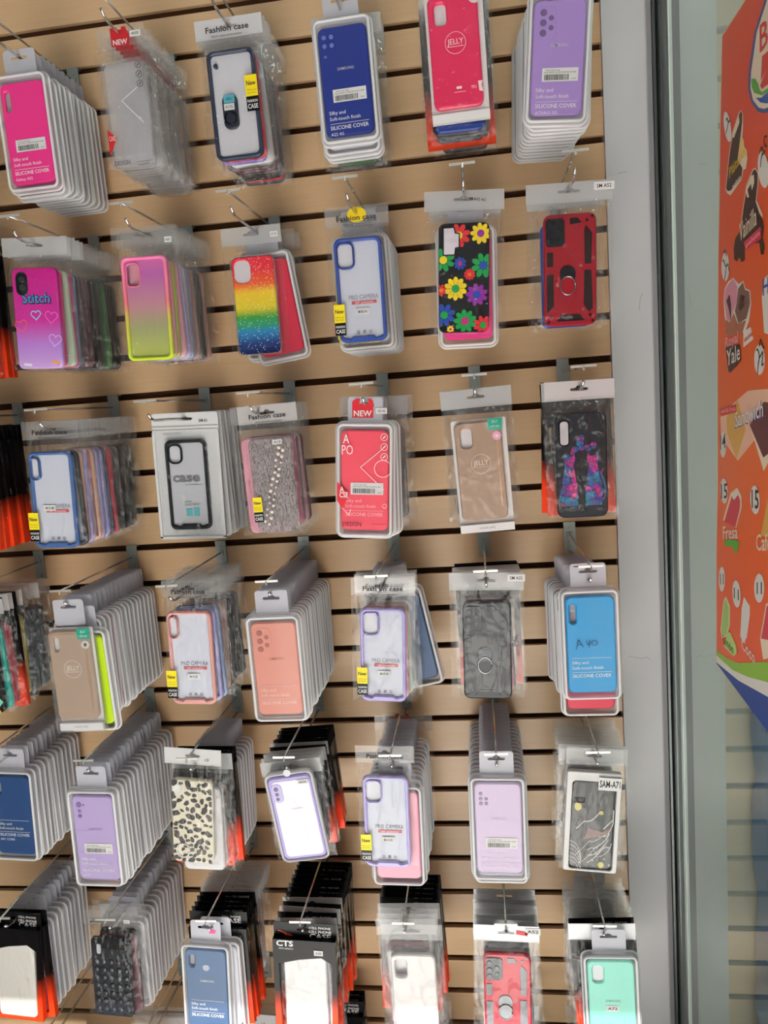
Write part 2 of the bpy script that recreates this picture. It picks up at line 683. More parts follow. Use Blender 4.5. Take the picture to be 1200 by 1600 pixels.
def _tray():
    loops = []
    w, h, r, cz = 0.095, 0.188, 0.013, -0.121
    for ins, y in ((-0.001, 0.0), (-0.001, -0.0012), (0.0015, -0.0016), (0.0026, -0.0100), (0.0036, -0.0125), (0.0062, -0.0125), (0.0072, -0.0110), (0.0078, -0.0018)):
        loops.append([(x, y, z) for x, z in rr(w - 2 * ins, h - 2 * ins, max(r - ins, 0.004), 0, cz, 5)])
    vs = [p for l in loops for p in l]
    n = len(loops[0])
    fs = []
    for k in range(len(loops) - 1):
        for i in range(n):
            j = (i + 1) % n
            fs.append((k * n + i, k * n + j, (k + 1) * n + j, (k + 1) * n + i))
    fs.append(tuple(range((len(loops) - 1) * n, len(loops) * n)))
    me = MB().add(vs, fs).mesh('tray', True)
    me.materials.append(None)
    me.materials.append(LIP)
    for k, p in enumerate(me.polygons):
        if k // n in (0, 1, 3, 4, 5):
            p.material_index = 1
    return me


def _tab():
    return plate_mesh('hang_tab', rr(0.056, 0.046, 0.005, 0, -0.011, 3), [EURO], 0.0, 0.0008)


def _window():
    return MB().poly(rr(0.080, 0.172, 0.008, 0, -0.121, 4), -0.0108).mesh('clear_window')


def _bag(seed, w=0.112, z0=-0.014, z1=-0.206, nx=17, nz=28):
    """crumpled clear sheet: small flat facets over a pillow shape, flat sheet behind"""
    vs, fs = [], []
    q = random.Random(int(seed * 100))
    for j in range(nz + 1):
        for i in range(nx + 1):
            ed = i in (0, nx) or j in (0, nz)
            u, v = i / nx * 2 - 1, j / nz
            if not ed:
                u, v = u + q.uniform(-0.38, 0.38) * 2 / nx, v + q.uniform(-0.38, 0.38) / nz
            pu = min(1.0, (1 - abs(u)) / 0.30)
            pv = min(1.0, v / 0.10, (1 - v) / 0.07)
            p = max(0.0, min(pu, pv))
            p = p * p * (3 - 2 * p)
            k = noise.noise(Vector((u * 3.1 + seed * 5, v * 8.0, seed))) * 0.0028 + noise.noise(Vector((u * 7 + v * 9, v * 15 - u * 4 + seed, seed * 2))) * 0.0020 + q.gauss(0, 0.0007)
            y = -(0.0012 + 0.0106 * p + max(-0.0011, k * (1.0 - 0.6 * p) if p < 0.9 else min(k * 0.40, 0.0008)))
            x = u * w / 2 + (noise.noise(Vector((v * 9, seed, u))) * 0.0024 if abs(u) > 0.8 else 0)
            z = z0 + (z1 - z0) * v + (noise.noise(Vector((u * 4, seed * 3, 1))) * 0.003 if j == nz else 0)
            vs.append((x, y, z))
    for j in range(nz):
        for i in range(nx):
            a, b, c, d = j * (nx + 1) + i, (j + 1) * (nx + 1) + i, (j + 1) * (nx + 1) + i + 1, j * (nx + 1) + i + 1
            fs += [(a, b, c), (a, c, d)] if q.random() < 0.5 else [(a, b, d), (b, c, d)]
    b = len(vs)
    vs += [(-w / 2, -0.0004, z0), (w / 2, -0.0004, z0), (w / 2, -0.0004, z1), (-w / 2, -0.0004, z1)]
    fs.append((b, b + 1, b + 2, b + 3))
    return MB().add(vs, fs).mesh('bag', False)


def bag_mesh(i):
    return cached('bag%d' % (i % 6), lambda: _bag(i % 6 + 1.37))


def _header(w=0.112, drop=0.030):
    return plate_mesh('header_card', [(-w / 2, -0.014 - (drop - 0.026)), (w / 2, -0.014 - (drop - 0.026)), (w / 2, 0.012), (-w / 2, 0.012)], [EURO], -0.0006, 0.0008)


def case_plate(key, w, h, r, holes=(), t=0.008, y0=-0.0022, bevel=0.002, cz=CZ):
    return cached(key, lambda: plate_mesh('phone_case', rr(w, h, r, 0, cz, 5), [rr(*hh) for hh in holes], y0, t, bevel))


CAMS = {  # camera openings cut right through (w, h, r, cx, cz)
    None: (), 'solid': (),
    'slot': ((0.010, 0.032, 0.005, -0.027, CZ + 0.052),),
    'oval': ((0.0095, 0.024, 0.0047, -0.026, CZ + 0.056),),
    'square': ((0.021, 0.034, 0.006, -0.022, CZ + 0.054),),
    'rect': ((0.018, 0.031, 0.006, -0.021, CZ + 0.055),),
    'tall': ((0.016, 0.042, 0.006, -0.024, CZ + 0.049),),
}
QUAD = [(-0.029 + dx, CZ + 0.066 - dz, 0.0035) for dx in (0, 0.0115) for dz in (0, 0.0125)] + [(-0.029, CZ + 0.038, 0.0022)]
LENSES = {
    'five': [(-0.024, CZ + 0.063, 0.0050), (-0.024, CZ + 0.049, 0.0050), (-0.024, CZ + 0.035, 0.0050), (-0.0125, CZ + 0.0555, 0.0038), (-0.0125, CZ + 0.042, 0.0038)],
    'quad': QUAD,
    'three': [(-0.025, CZ + 0.064, 0.0050), (-0.025, CZ + 0.052, 0.0032), (-0.025, CZ + 0.0425, 0.0036), (-0.0165, CZ + 0.0635, 0.0020)],
    'ell': [(-0.028, CZ + 0.062, 0.0032), (-0.028, CZ + 0.053, 0.0032), (-0.028, CZ + 0.0445, 0.0032), (-0.019, CZ + 0.053, 0.0028), (-0.019, CZ + 0.0445, 0.0030)],
}


def lens_child(parent, y, lenses, m, pad=None):
    for x, z, r in lenses:
        ob('camera_lens', cached('lens', lambda: plate_mesh('camera_lens', [(math.cos(2 * math.pi * i / 14), math.sin(2 * math.pi * i / 14)) for i in range(14)], (), 0, 0.2, 0.08)),
           m, parent, (x, y, z), (r, r, r))


def barcode(parent, x, z, w, h, y, faded=False):
    s = tag(MB().rect(x - w / 2, z - h / 2, x + w / 2, z + h / 2, y).build('barcode_sticker', PAPER, parent))
    b = MB()
    r2 = random.Random(3)
    cx = x - w * 0.44
    while cx < x + w * 0.22:
        bw = r2.choice((0.0005, 0.0008, 0.0012))
        b.rect(cx, z - h * 0.40, cx + bw, z + h * 0.02, y - 0.0002)
        cx += bw + r2.choice((0.0005, 0.0008))
    b.text('MULTI-USE CASE', x - w * 0.40, z + h * 0.28, y - 0.0002, h=0.0019, align='L')
    b.text('SILICONE COVER DE-NICA 2000', x - w * 0.44, z + h * 0.12, y - 0.0002, h=0.0020, w=w * 0.88, align='L')
    b.text('120.00', x + w * 0.44, z - h * 0.36, y - 0.0002, h=0.0018, align='R')
    b.build('barcode_print', GREY if faded else INK, s)


def silky(parent, y, top, color, model='', logo=True, lines=True, m=None):
    """the printed words of a boxed silicone case; top = fraction down the case where they begin"""
    H = 0.161
    f = lambda q: CZ + H * (0.5 - q)
    b = MB()
    L = -0.031
    if lines:
        b.rect(L, f(top) - 0.0003, 0.031, f(top) + 0.0003, y)
    b.text('Silky and', L, f(top + 0.062), y, h=0.0052, align='L')
    b.text('Soft-touch finish', L, f(top + 0.117), y, h=0.0052, align='L')
    b.rect(L, f(top + 0.148) - 0.0003, 0.031, f(top + 0.148) + 0.0003, y)
    b.text('SILICONE COVER', L, f(top + 0.202), y, h=0.0056, w=0.061, align='L', bold=0.008)
    if model:
        b.text(model, L, f(top + 0.258), y, h=0.0045, align='L')
    b.build('lettering', m or mat('#f2f2f4', 0.5), parent)
    if logo:
        MB().text('SAMSUNG', 0.001, f(0.40), y, h=0.0042, w=0.026, bold=0.006).build('logo', color, parent)


NB = [0]


def box_shell(front):
    r = empty('boxed_phone_case')
    ob('tray', cached('tray', _tray), FROST, r)
    ob('hang_tab', cached('tab', _tab), TABM, r)
    if front:
        ob('clear_window', cached('window', _window), CLEAR, r)
    return r


def box_pack(color, cam='square', front=False, text=None, model='', stick=None, logoc=None, textm=None, lensm=None, rough=0.38, logo=True, m=None):
    r = box_shell(front)
    h = CAMS.get(cam, ())
    cm = m or mat(color, rough)
    c = ob('phone_case', case_plate('sc_%s' % (cam if cam in CAMS else 'solid'), 0.077, 0.161, 0.010, h, 0.0062, -0.0022), cm, r)
    if cam in LENSES:
        if cam in ('five',):
            ob('camera_island', cached('isl5', lambda: plate_mesh('camera_island', rr(0.027, 0.045, 0.007, -0.0185, CZ + 0.049), (), -0.0084, 0.0004, 0.0003)), cm, c)
        lens_child(c, -0.0084, LENSES[cam], lensm or mat('#6e5f74', 0.25))
    if text is not None:
        silky(c, -0.0088, text, logoc or mat('#d5d5dc', 0.35, 0.4), model, logo, lines=stick is None, m=textm)
    if stick is not None:
        barcode(c, 0.004, CZ + 0.161 * (0.5 - stick), 0.053, 0.019, -0.0092)
    return r


def bag_shell(style='white', w=0.112, seed=None, long=1.0):
    NB[0] += 1
    s = NB[0] if seed is None else seed
    r = empty('bagged_phone_case')
    sx = w / 0.112
    ob('bag', bag_mesh(s), BAG, r, scale=(sx, 1, long))
    hm = {'white': HEAD, 'clear': SOFTCLEAR, 'black': BLACK, 'fashion': SOFTCLEAR, 'silver': mat('#c9cacd', 0.5, 0.3)}[style]
    hd = ob('header_card', cached('header', _header), hm, r, scale=(sx, 1, 1))
    return r, hd


def black_bag(w=0.108, detail=True):
    """zip bag with black printed head fading to orange at the foot"""
    r, hd = bag_shell('black', w)
    fr = ob('printed_border', cached('border', lambda: plate_mesh('printed_border', [(-0.056, -0.206), (0.056, -0.206), (0.056, -0.014), (-0.056, -0.014)],
            [[(-0.040, -0.196), (0.044, -0.196), (0.047, -0.050), (-0.010, -0.046), (-0.047, -0.060)]], -0.0008, 0.0120)), BLACKORANGE, r, scale=(w / 0.112, 1, 1))
    if detail:
        b = MB().text('CELL PHONE', 0.026, 0.0005, -0.0022, h=0.0042, w=0.036, bold=0.004).text('CASE', 0.026, -0.0095, -0.0022, h=0.0085, w=0.036, bold=0.015)
        b.build('lettering', WHITE, hd)
    return r


BLACKORANGE = ramp_mat('black_to_orange_print', [(-0.206, '#e8401c'), (-0.160, '#e8401c'), (-0.115, '#15100f'), (-0.014, '#101012')], rough=0.2, spec=0.12)


def fashion_text(hd, y=-0.0022, z=-0.010, yellow=False):
    if yellow:
        MB().disc(0.001, -0.002, 0.017, y + 0.0002, 20, 0.012).build('yellow_blob', mat('#e3c51d', 0.5), hd)
    b = MB().text('Fashion case', 0, z, y, h=0.0075, w=0.070, bold=0.018)
    b.text('Multi-style phone protection', 0.002, z - 0.007, y, h=0.0028, w=0.050)
    return b.build('lettering', INK, hd)


def new_sticker(parent, x, z, y=-0.0142, s=1.0):
    p = MB().rect(x - 0.009 * s, z - 0.002, x + 0.009 * s, z + 0.027 * s, y).build('promo_sticker', mat('#ecd515', 0.5), parent)
    MB().rect(x - 0.009 * s, z - 0.022 * s, x + 0.009 * s, z - 0.002, y).build('sticker_foot', BLACK, p)
    MB().text('New', x, z + 0.013 * s, y - 0.0003, h=0.0062 * s, w=0.014 * s, bold=0.02).text('Fashion case', x, z + 0.006 * s, y - 0.0003, h=0.0016, w=0.014 * s).text('gift sticker', x, z + 0.002 * s, y - 0.0003, h=0.0016, w=0.013 * s).build('sticker_print', INK, p)
    MB().text('FASHION', x, z - 0.010 * s, y - 0.0003, h=0.0035 * s, w=0.015 * s, bold=0.02).text('CASE', x, z - 0.0185 * s, y - 0.0003, h=0.006 * s, w=0.015 * s, bold=0.02).build('sticker_words', WHITE, p)
    return p


def bumper_case(parent, color, hole, card=CARD, ringm=None, w=0.078, h=0.165, b=0.0058, chin=True, rough=0.3):
    """coloured rim round a clear back; hole = camera opening (w,h,r,cx,cz)"""
    rim_key = 'rim%.4f_%.4f_%.4f_%s' % (w, h, b, chin)

    def rim():
        inner = rr(w - 2 * b, h - 2 * b, 0.007, 0, CZ, 5)
        if chin:
            zb = CZ - h / 2 + b
            k = w / 2 - b
            inner = [(x, z) for x, z in inner if z > zb + 0.0075] + []
            top = sorted(inner, key=lambda p: math.atan2(p[1] - CZ, p[0]))
            top = [p for p in rr(w - 2 * b, h - 2 * b, 0.007, 0, CZ, 5) if p[1] > CZ]
            inner = [(-k, zb + 0.004), (-k + 0.012, zb + 0.0005), (-k + 0.017, zb + 0.0045), (k - 0.017, zb + 0.0045), (k - 0.012, zb + 0.0005), (k, zb + 0.004)] + top
        return plate_mesh('phone_case', rr(w, h, 0.0115, 0, CZ, 6), [inner], -0.0022, 0.0090, 0.0022, back=False)
    c = ob('phone_case', cached(rim_key, rim), mat(color, rough), parent)
    ob('clear_back', cached('cb%.4f' % w, lambda: plate_mesh('clear_back', rr(w - 0.004, h - 0.004, 0.009, 0, CZ), (), -0.0024, 0.0030)), card, c)
    hw, hh, hr, hx, hz = hole
    ring = cached('ring%s' % (hole,), lambda: plate_mesh('camera_ring', rr(hw + 0.006, hh + 0.006, hr + 0.003, hx, hz), [rr(hw, hh, hr, hx, hz)], -0.0050, 0.0068, 0.0014))
    ob('camera_ring', ring, ringm or mat(color, 0.2, 0.5), c)
    ob('camera_opening', cached('cam%s' % (hole,), lambda: plate_mesh('camera_opening', rr(hw, hh, hr, hx, hz), (), -0.0054, 0.0012)), mat('#dcdce6', 0.4), c)
    return c


def pro_print(c, model=None, stick_on_word=False, mz=None):
    y = -0.0062
    g = MB()
    g.text('PRO CAMERA', 0.004, CZ - 0.014, y, h=0.0070, w=0.048)
    g.build('lettering', mat('#7e8088', 0.6), c)
    r = MB().rect(-0.016, CZ - 0.0215, 0.025, CZ - 0.0165, y).build('red_bar', mat('#c5565c', 0.5), c)
    MB().text('360° protection', 0.0045, CZ - 0.0205, y - 0.0003, h=0.0032, w=0.030).build('bar_words', WHITE, r)
    ic = MB()
    for x in (-0.008, 0.002, 0.012):
        ic.ring(x, CZ - 0.066, 0.0017, 0.0024, y, 12)
    ic.text('Please see after opening the box', 0.003, CZ - 0.0765, y, h=0.0026, w=0.044)
    ic.line([(0.001, CZ - 0.067), (0.0022, CZ - 0.0655), (0.004, CZ - 0.0635)], 0.0009, y - 0.0002)
    ic.build('icons', INK, c)
    if model:
        x, z = (-0.009, CZ - 0.014) if stick_on_word else (0.001, CZ - 0.034 if mz is None else mz)
        s = MB().rect(x - 0.011, z - 0.0045, x + 0.011, z + 0.0055, -0.0075).build('model_sticker', PAPER, c)
        MB().text(model, x, z - 0.0018, -0.0078, h=0.0042, w=0.015, bold=0.012).build('sticker_print', INK, s)


SQ = (0.024, 0.036, 0.0075, -0.021, CZ + 0.055)
OV = (0.0125, 0.034, 0.006, -0.0275, CZ + 0.054)


def pro_pack(color, hole, model, w=0.106, yellow=False, onword=False, sticker=True):
    r, hd = bag_shell('fashion', w)
    c = bumper_case(r, color, hole)
    pro_print(c, model, onword)
    if sticker:
        new_sticker(r, -0.036, CZ - 0.048)
    fashion_text(hd, yellow=yellow)
    return r


def model_tag(parent, s, x, z, y, w=0.022, h=0.009, bold=0.012, m=None):
    t = MB().rect(x - w / 2, z - h / 2, x + w / 2, z + h / 2, y).build('model_sticker', m or PAPER, parent)
    MB().text(s, x, z - h * 0.22, y - 0.0003, h=h * 0.45, w=w * 0.72, bold=bold).build('sticker_print', INK, t)
    return t


def bag_pack(color, style='clear', kind='solid', w=0.110, m=None):
    """plain bagged case hung behind another"""
    if style == 'blackorange':
        r = black_bag(w)
        ob('phone_case', case_plate('bgc', 0.076, 0.160, 0.010, (), 0.008, -0.0022), m or mat(color, 0.4), r)
        return r
    r, hd = bag_shell(style, w)
    if style == 'fashion':
        fashion_text(hd)
    if kind == 'bumper':
        bumper_case(r, color, SQ)
    elif kind == 'clear':
        ob('phone_case', case_plate('bgc', 0.076, 0.160, 0.010, (), 0.008, -0.0022), SOFTCLEAR, r)
    else:
        ob('phone_case', case_plate('bgc', 0.076, 0.160, 0.010, (), 0.008, -0.0022), m or mat(color, 0.3), r)
    return r


def place(r, row, c, d, roll=0.0, dx=0.0, dz=0.0, yaw=0.0, pitch=0.0):
    p = pos(row, c, d)
    r.location = (p.x + dx, p.y, p.z + dz)
    r.rotation_euler = (math.radians(pitch), math.radians(roll), math.radians(yaw))
    return r

# ------------------------------------------------------------------ the front package of every hook


def curve(pts, n=6):
    """smooth polyline through points"""
    out = []
    P = [pts[0]] + list(pts) + [pts[-1]]
    for i in range(1, len(P) - 2):
        for k in range(n):
            t = k / n
            out.append(tuple(0.5 * (2 * P[i][a] + (P[i + 1][a] - P[i - 1][a]) * t + (2 * P[i - 1][a] - 5 * P[i][a] + 4 * P[i + 1][a] - P[i + 2][a]) * t * t +
                                    (3 * P[i][a] - P[i - 1][a] - 3 * P[i + 1][a] + P[i + 2][a]) * t ** 3) for a in (0, 1)))
    return out + [tuple(pts[-1])]


def heart(cx, cz, s, rot=0.0):
    o = []
    for i in range(28):
        t = 2 * math.pi * i / 28
        x, z = 16 * math.sin(t) ** 3, 13 * math.cos(t) - 5 * math.cos(2 * t) - 2 * math.cos(3 * t) - math.cos(4 * t)
        x, z = x * s / 16, z * s / 16
        o.append((cx + x * math.cos(rot) - z * math.sin(rot), cz + x * math.sin(rot) + z * math.cos(rot)))
    return o + o[:1]


def new_bag(front=False):
    r = empty('bagged_phone_case')
    NB[0] += 1
    ob('bag', bag_mesh(NB[0]), BAG, r, scale=(0.88, 0.9, 0.96))
    hd = ob('header_card', cached('header', _header), SOFTCLEAR, r, scale=(0.72, 1, 1))
    c = ob('phone_case', cached('clearcase', lambda: plate_mesh('phone_case', rr(0.074, 0.163, 0.011, 0, CZ), [rr(0.066, 0.155, 0.009, 0, CZ)], -0.0022, 0.0085, 0.002)), SOFTCLEAR, r)
    ob('clear_back', cached('cbk', lambda: MB().poly(rr(0.067, 0.156, 0.009, 0, CZ), -0.003).mesh('clear_back')), mat('#e4e2ea', 0.4, alpha=0.35), c)
    t = MB().poly([(-0.016, -0.018), (0.014, -0.018), (0.014, -0.003), (0.010, 0.010), (0.003, 0.0105), (0.003, 0.0065), (-0.004, 0.0065), (-0.004, 0.010), (-0.016, 0.010)], -0.0022).build('red_tag', mat('#c2252c', 0.4), r)
    ic = MB()
    for k in range(3):
        ic.ring(0.0275, CZ + 0.068 - k * 0.014, 0.0044, 0.0052, -0.0128, 14)
        ic.line([(0.0255, CZ + 0.066 - k * 0.014), (0.0295, CZ + 0.070 - k * 0.014)], 0.0014, -0.0128)
    ic.build('icons', INK, r)
    if front:
        MB().text('NEW', -0.001, -0.0155, -0.0025, h=0.0075, w=0.024, bold=0.02).build('tag_word', WHITE, t)
        model_tag(r, 'A03S', 0.025, -0.002, -0.0024, 0.018, 0.009)
        d = MB().poly([(-0.036, CZ - 0.022), (-0.022, CZ - 0.036), (-0.034, CZ - 0.060), (-0.0365, CZ - 0.060)], -0.0130).build('red_label', mat('#c2252c', 0.4), r)
        MB().text('CASE', -0.029, CZ - 0.040, -0.0133, h=0.007, w=0.011).build('label_word', WHITE, d)
        b = MB().text('DESIGN', -0.017, CZ - 0.078, -0.0130, h=0.0065, w=0.026)
        for k, (w, z) in enumerate(((0.028, -0.076), (0.026, -0.081), (0.050, -0.089))):
            b.line([(0.034 - w, CZ + z), (0.034, CZ + z)], 0.0006, -0.0130)
        b.build('lettering', INK, r)
        MB().line([(0.022, CZ + 0.035), (-0.006, CZ + 0.018), (0.026, CZ - 0.018)], 0.0008, -0.0126).build('diamond_line', WHITE, r)
    return r


def ring_bumper():
    r, hd = bag_shell('clear', 0.110)
    hd.material_slots[0].material = mat('#dedde2', 0.4, alpha=0.75)
    b = MB().text('Fashion case', -0.002, -0.008, -0.0022, h=0.0085, w=0.072, bold=0.015, rot=0.0)
    b.text('Multi-style protection', -0.004, -0.0155, -0.0022, h=0.0035, w=0.050)
    b.build('lettering', INK, hd)
    c = bumper_case(r, '#26304a', (0.001, 0.001, 0.0004, -0.025, CZ + 0.06), card=mat('#d0cfd9', 0.35), b=0.0062, chin=False)
    base = ob('ring_holder', plate_mesh('ring_holder', rr(0.025, 0.052, 0.010, -0.008, CZ - 0.010), (), -0.0054, 0.005, 0.0015), mat('#1b2233', 0.3), c)
    MB().tube([(-0.008 + 0.0095 * math.cos(a), -0.0112, CZ - 0.020 + 0.0095 * math.sin(a)) for a in [i * 2 * math.pi / 20 for i in range(21)]], 0.0014, 6).build('finger_ring', mat('#10131b', 0.2, 0.6), base, True)
    t = MB().rect(-0.017, CZ + 0.003, 0.001, CZ + 0.015, -0.0108).build('teal_sticker', mat('#4ea9c0', 0.4), base)
    MB().text('4-IN-1', -0.008, CZ + 0.0065, -0.0111, h=0.005, w=0.012, bold=0.01).build('sticker_print', INK, t)
    model_tag(base, 'A13 5G', -0.009, CZ - 0.003, -0.0108, 0.017, 0.010)
    new_sticker(r, 0.031, CZ + 0.009, -0.0142, 1.1)
    return r


def jelly_pack(color, hole='tall', charm=False, card_w=0.088, model=None, in_bag=True, accent='#ffe7ea'):
    if in_bag:
        r, hd = bag_shell('white' if charm else 'clear', 0.114, long=1.03)
    else:
        r = empty('boxed_phone_case')
        ob('hang_tab', cached('tab', _tab), TABM, r)
        bx = MB().box((0, -0.0068, -0.1345), (card_w + 0.008, 0.0125, 0.176))
        bx.build('clear_carton', SOFTCLEAR, r)
    tray = ob('card_tray', plate_mesh('card_tray', rr(card_w, 0.184, 0.003, 0, CZ - 0.008, 2), (), -0.0010, 0.0014), PAPER, r)
    foot = MB().box((0, -0.0055, CZ - 0.0935), (card_w, 0.009, 0.013)).build('tray_foot', PAPER, tray)
    c = ob('phone_case', plate_mesh('phone_case', rr(0.0755, 0.160, 0.010, -0.002, CZ, 5), [rr(*h) for h in CAMS[hole]], -0.0026, 0.0078, 0.002), mat(color, 0.28), r)
    h = CAMS[hole][0]
    ob('camera_opening', plate_mesh('camera_opening', rr(h[0], h[1], h[2], h[3], h[4]), (), -0.0026, 0.002), mat('#d9d6dc', 0.4), c)
    b = MB().ring(-0.001, CZ + 0.012, 0.0152, 0.0158, -0.0108, 32)
    b.text('JELLY', -0.001, CZ + 0.010, -0.0108, h=0.0080, w=0.024).rect(-0.013, CZ + 0.0065, 0.011, CZ + 0.0072, -0.0108)
    if not charm:
        b.text('TPU', 0.022, CZ - 0.056, -0.0108, h=0.0045, w=0.008)
        b.poly([(0.029, CZ - 0.046), (0.036, CZ - 0.046), (0.034, CZ - 0.052), (0.036, CZ - 0.062), (0.030, CZ - 0.060)], -0.0108)
        b.disc(-0.002, CZ - 0.052, 0.0022, -0.0108).disc(0.002, CZ - 0.052, 0.0022, -0.0108).rect(-0.008, CZ - 0.0585, 0.010, CZ - 0.0578, -0.0108)
    b.build('lettering', mat(accent, 0.5), c)
    if charm:
        g = MB().rect(0.015, 0.046 + CZ + 0.019, 0.038, CZ + 0.083, -0.0112).build('teal_sticker', mat('#0f9d86', 0.4), r)
        MB().text('JELLY', 0.0265, CZ + 0.076, -0.0115, h=0.004, w=0.010).text('soft case', 0.0265, CZ + 0.069, -0.0115, h=0.004, w=0.014).build('sticker_print', WHITE, g)
        fl = MB()
        for k in range(8):
            a = k * math.pi / 4
            fl.disc(0.028 + 0.005 * math.cos(a), CZ + 0.055 + 0.005 * math.sin(a), 0.0026, -0.0113, 8)
        f = fl.build('flower_print', mat('#e9a8c4' if charm == 'pink' else '#f0eeea', 0.5), r)
        MB().disc(0.028, CZ + 0.055, 0.0032, -0.0116, 10).build('flower_centre', mat('#f4dfe8' if charm == 'pink' else '#4b4f52', 0.5), f)
        MB().rect(0.0265, CZ - 0.06, 0.0285, CZ + 0.048, -0.0110).build('gold_stripe', mat('#c79a78', 0.3, 0.5), r)
        MB().text('sweet jelly', 0.000, CZ - 0.0945, -0.0103, h=0.0035, w=0.026).build('tray_print', GREY, tray)
    else:
        MB().disc(0.032, CZ + 0.074, 0.011, -0.0112, 20).build('round_sticker', mat('#e8d3d8', 0.4), r)
    return r


def heart_case():
    r, hd = bag_shell('white', 0.116)
    m = ramp_mat('magenta_to_lavender_print', [(-0.206, '#c9a3df'), (-0.165, '#b57fd6'), (-0.125, '#c8329a'), (-0.04, '#c31c86')], rough=0.2)
    c = ob('phone_case', case_plate('heartc', 0.080, 0.166, 0.010, (), 0.0085), m, r)
    ob('camera_panel', plate_mesh('camera_panel', rr(0.021, 0.038, 0.010, -0.022, CZ + 0.057), (), -0.0105, 0.0012, 0.0004), mat('#16181c', 0.25), c)
    lens_child(c, -0.0116, [(-0.021, CZ + 0.064, 0.0055), (-0.021, CZ + 0.051, 0.0055)], mat('#2e3338', 0.1))
    y = -0.0110
    MB().text('Stitch', 0.002, CZ + 0.0245, y, h=0.0165, w=0.052, bold=0.05).build('word_outline', mat('#141a3c', 0.4), c)
    MB().text('Stitch', 0.0015, CZ + 0.0255, y - 0.0003, h=0.0155, w=0.049, bold=0.005).build('word', mat('#3f9bd0', 0.4), c)
    for i, (x, z, s, col, rot) in enumerate(((-0.001, CZ + 0.006, 0.0085, '#8fd0ee', 0.05), (0.026, CZ + 0.002, 0.011, '#ef5fc0', -0.15), (-0.029, CZ - 0.011, 0.011, '#ee5a6a', 0.2), (0.030, CZ - 0.036, 0.011, '#d8a9f2', -0.2))):
        MB().line(heart(x, z, s, rot), 0.0016, y).build('heart_print', mat(col, 0.4), c)
    for x, z, rot, col in ((-0.022, CZ - 0.076, -0.1, '#dfe3ea'), (0.028, CZ - 0.073, -0.35, '#e9a13a')):
        a, b = math.cos(rot) * 0.007, math.sin(rot) * 0.007
        MB().line([(x - a, z - b), (x + a, z + b)], 0.0042, y).build('crayon_print', mat(col, 0.4), c)
    return r


def gradient_case():
    r, hd = bag_shell('clear', 0.112)
    m = ramp_mat('pink_to_lime_clear', [(-0.206, '#c3cf63'), (-0.150, '#a9ab7c'), (-0.115, '#c78f9c'), (-0.065, '#c069b4'), (-0.035, '#d877b4')], rough=0.15, alpha=0.82)
    m2 = ramp_mat('pink_to_lime_rim', [(-0.206, '#c6e03c'), (-0.135, '#d3c25c'), (-0.110, '#ec7b8c'), (-0.035, '#ef83b4')], rough=0.15)
    c = ob('phone_case', plate_mesh('phone_case', rr(0.079, 0.168, 0.010, 0, CZ), [rr(0.067, 0.157, 0.007, 0, CZ)], -0.0022, 0.0095, 0.002), m2, r)
    ob('clear_back', plate_mesh('clear_back', rr(0.069, 0.159, 0.007, 0, CZ), [rr(0.020, 0.034, 0.006, -0.021, CZ + 0.055)], -0.0026, 0.0030), m, c)
    ob('camera_ring', plate_mesh('camera_ring', rr(0.025, 0.039, 0.008, -0.021, CZ + 0.055), [rr(0.021, 0.035, 0.006, -0.021, CZ + 0.055)], -0.0056, 0.0022, 0.0008), m2, c)
    model_tag(hd, 'A03S', 0.042, -0.012, -0.0022, 0.012, 0.009)
    return r


def rainbow_case():
    r, hd = bag_shell('white', 0.106)
    m = ramp_mat('rainbow_glitter_print', [(-0.203, '#171f52'), (-0.185, '#1b3f83'), (-0.166, '#2a86c4'), (-0.155, '#2c9a72'), (-0.140, '#3f9a3a'), (-0.125, '#dcc82c'), (-0.100, '#e9c22c'), (-0.086, '#e7632f'), (-0.060, '#df2f3c'), (-0.040, '#dc2c3e')], rough=0.2, glitter=0.18)
    cam_h = rr(0.030, 0.040, 0.012, -0.0215, CZ + 0.060)
    c = ob('phone_case', plate_mesh('phone_case', rr(0.074, 0.164, 0.009, 0, CZ), [rr(0.029, 0.038, 0.011, -0.0190, CZ + 0.058)], -0.0022, 0.0080, 0.002), m, r)
    ob('camera_window', plate_mesh('camera_window', rr(0.029, 0.038, 0.011, -0.0190, CZ + 0.058), (), -0.0040, 0.0030), mat('#d7d2da', 0.3), c)
    ob('clear_rim', plate_mesh('clear_rim', rr(0.080, 0.170, 0.011, 0, CZ), [rr(0.0745, 0.1645, 0.009, 0, CZ)], -0.0022, 0.0090, 0.002), SOFTCLEAR, c)
    model_tag(hd, 'A12 5G', 0.043, -0.004, -0.0022, 0.014, 0.009)
    return r


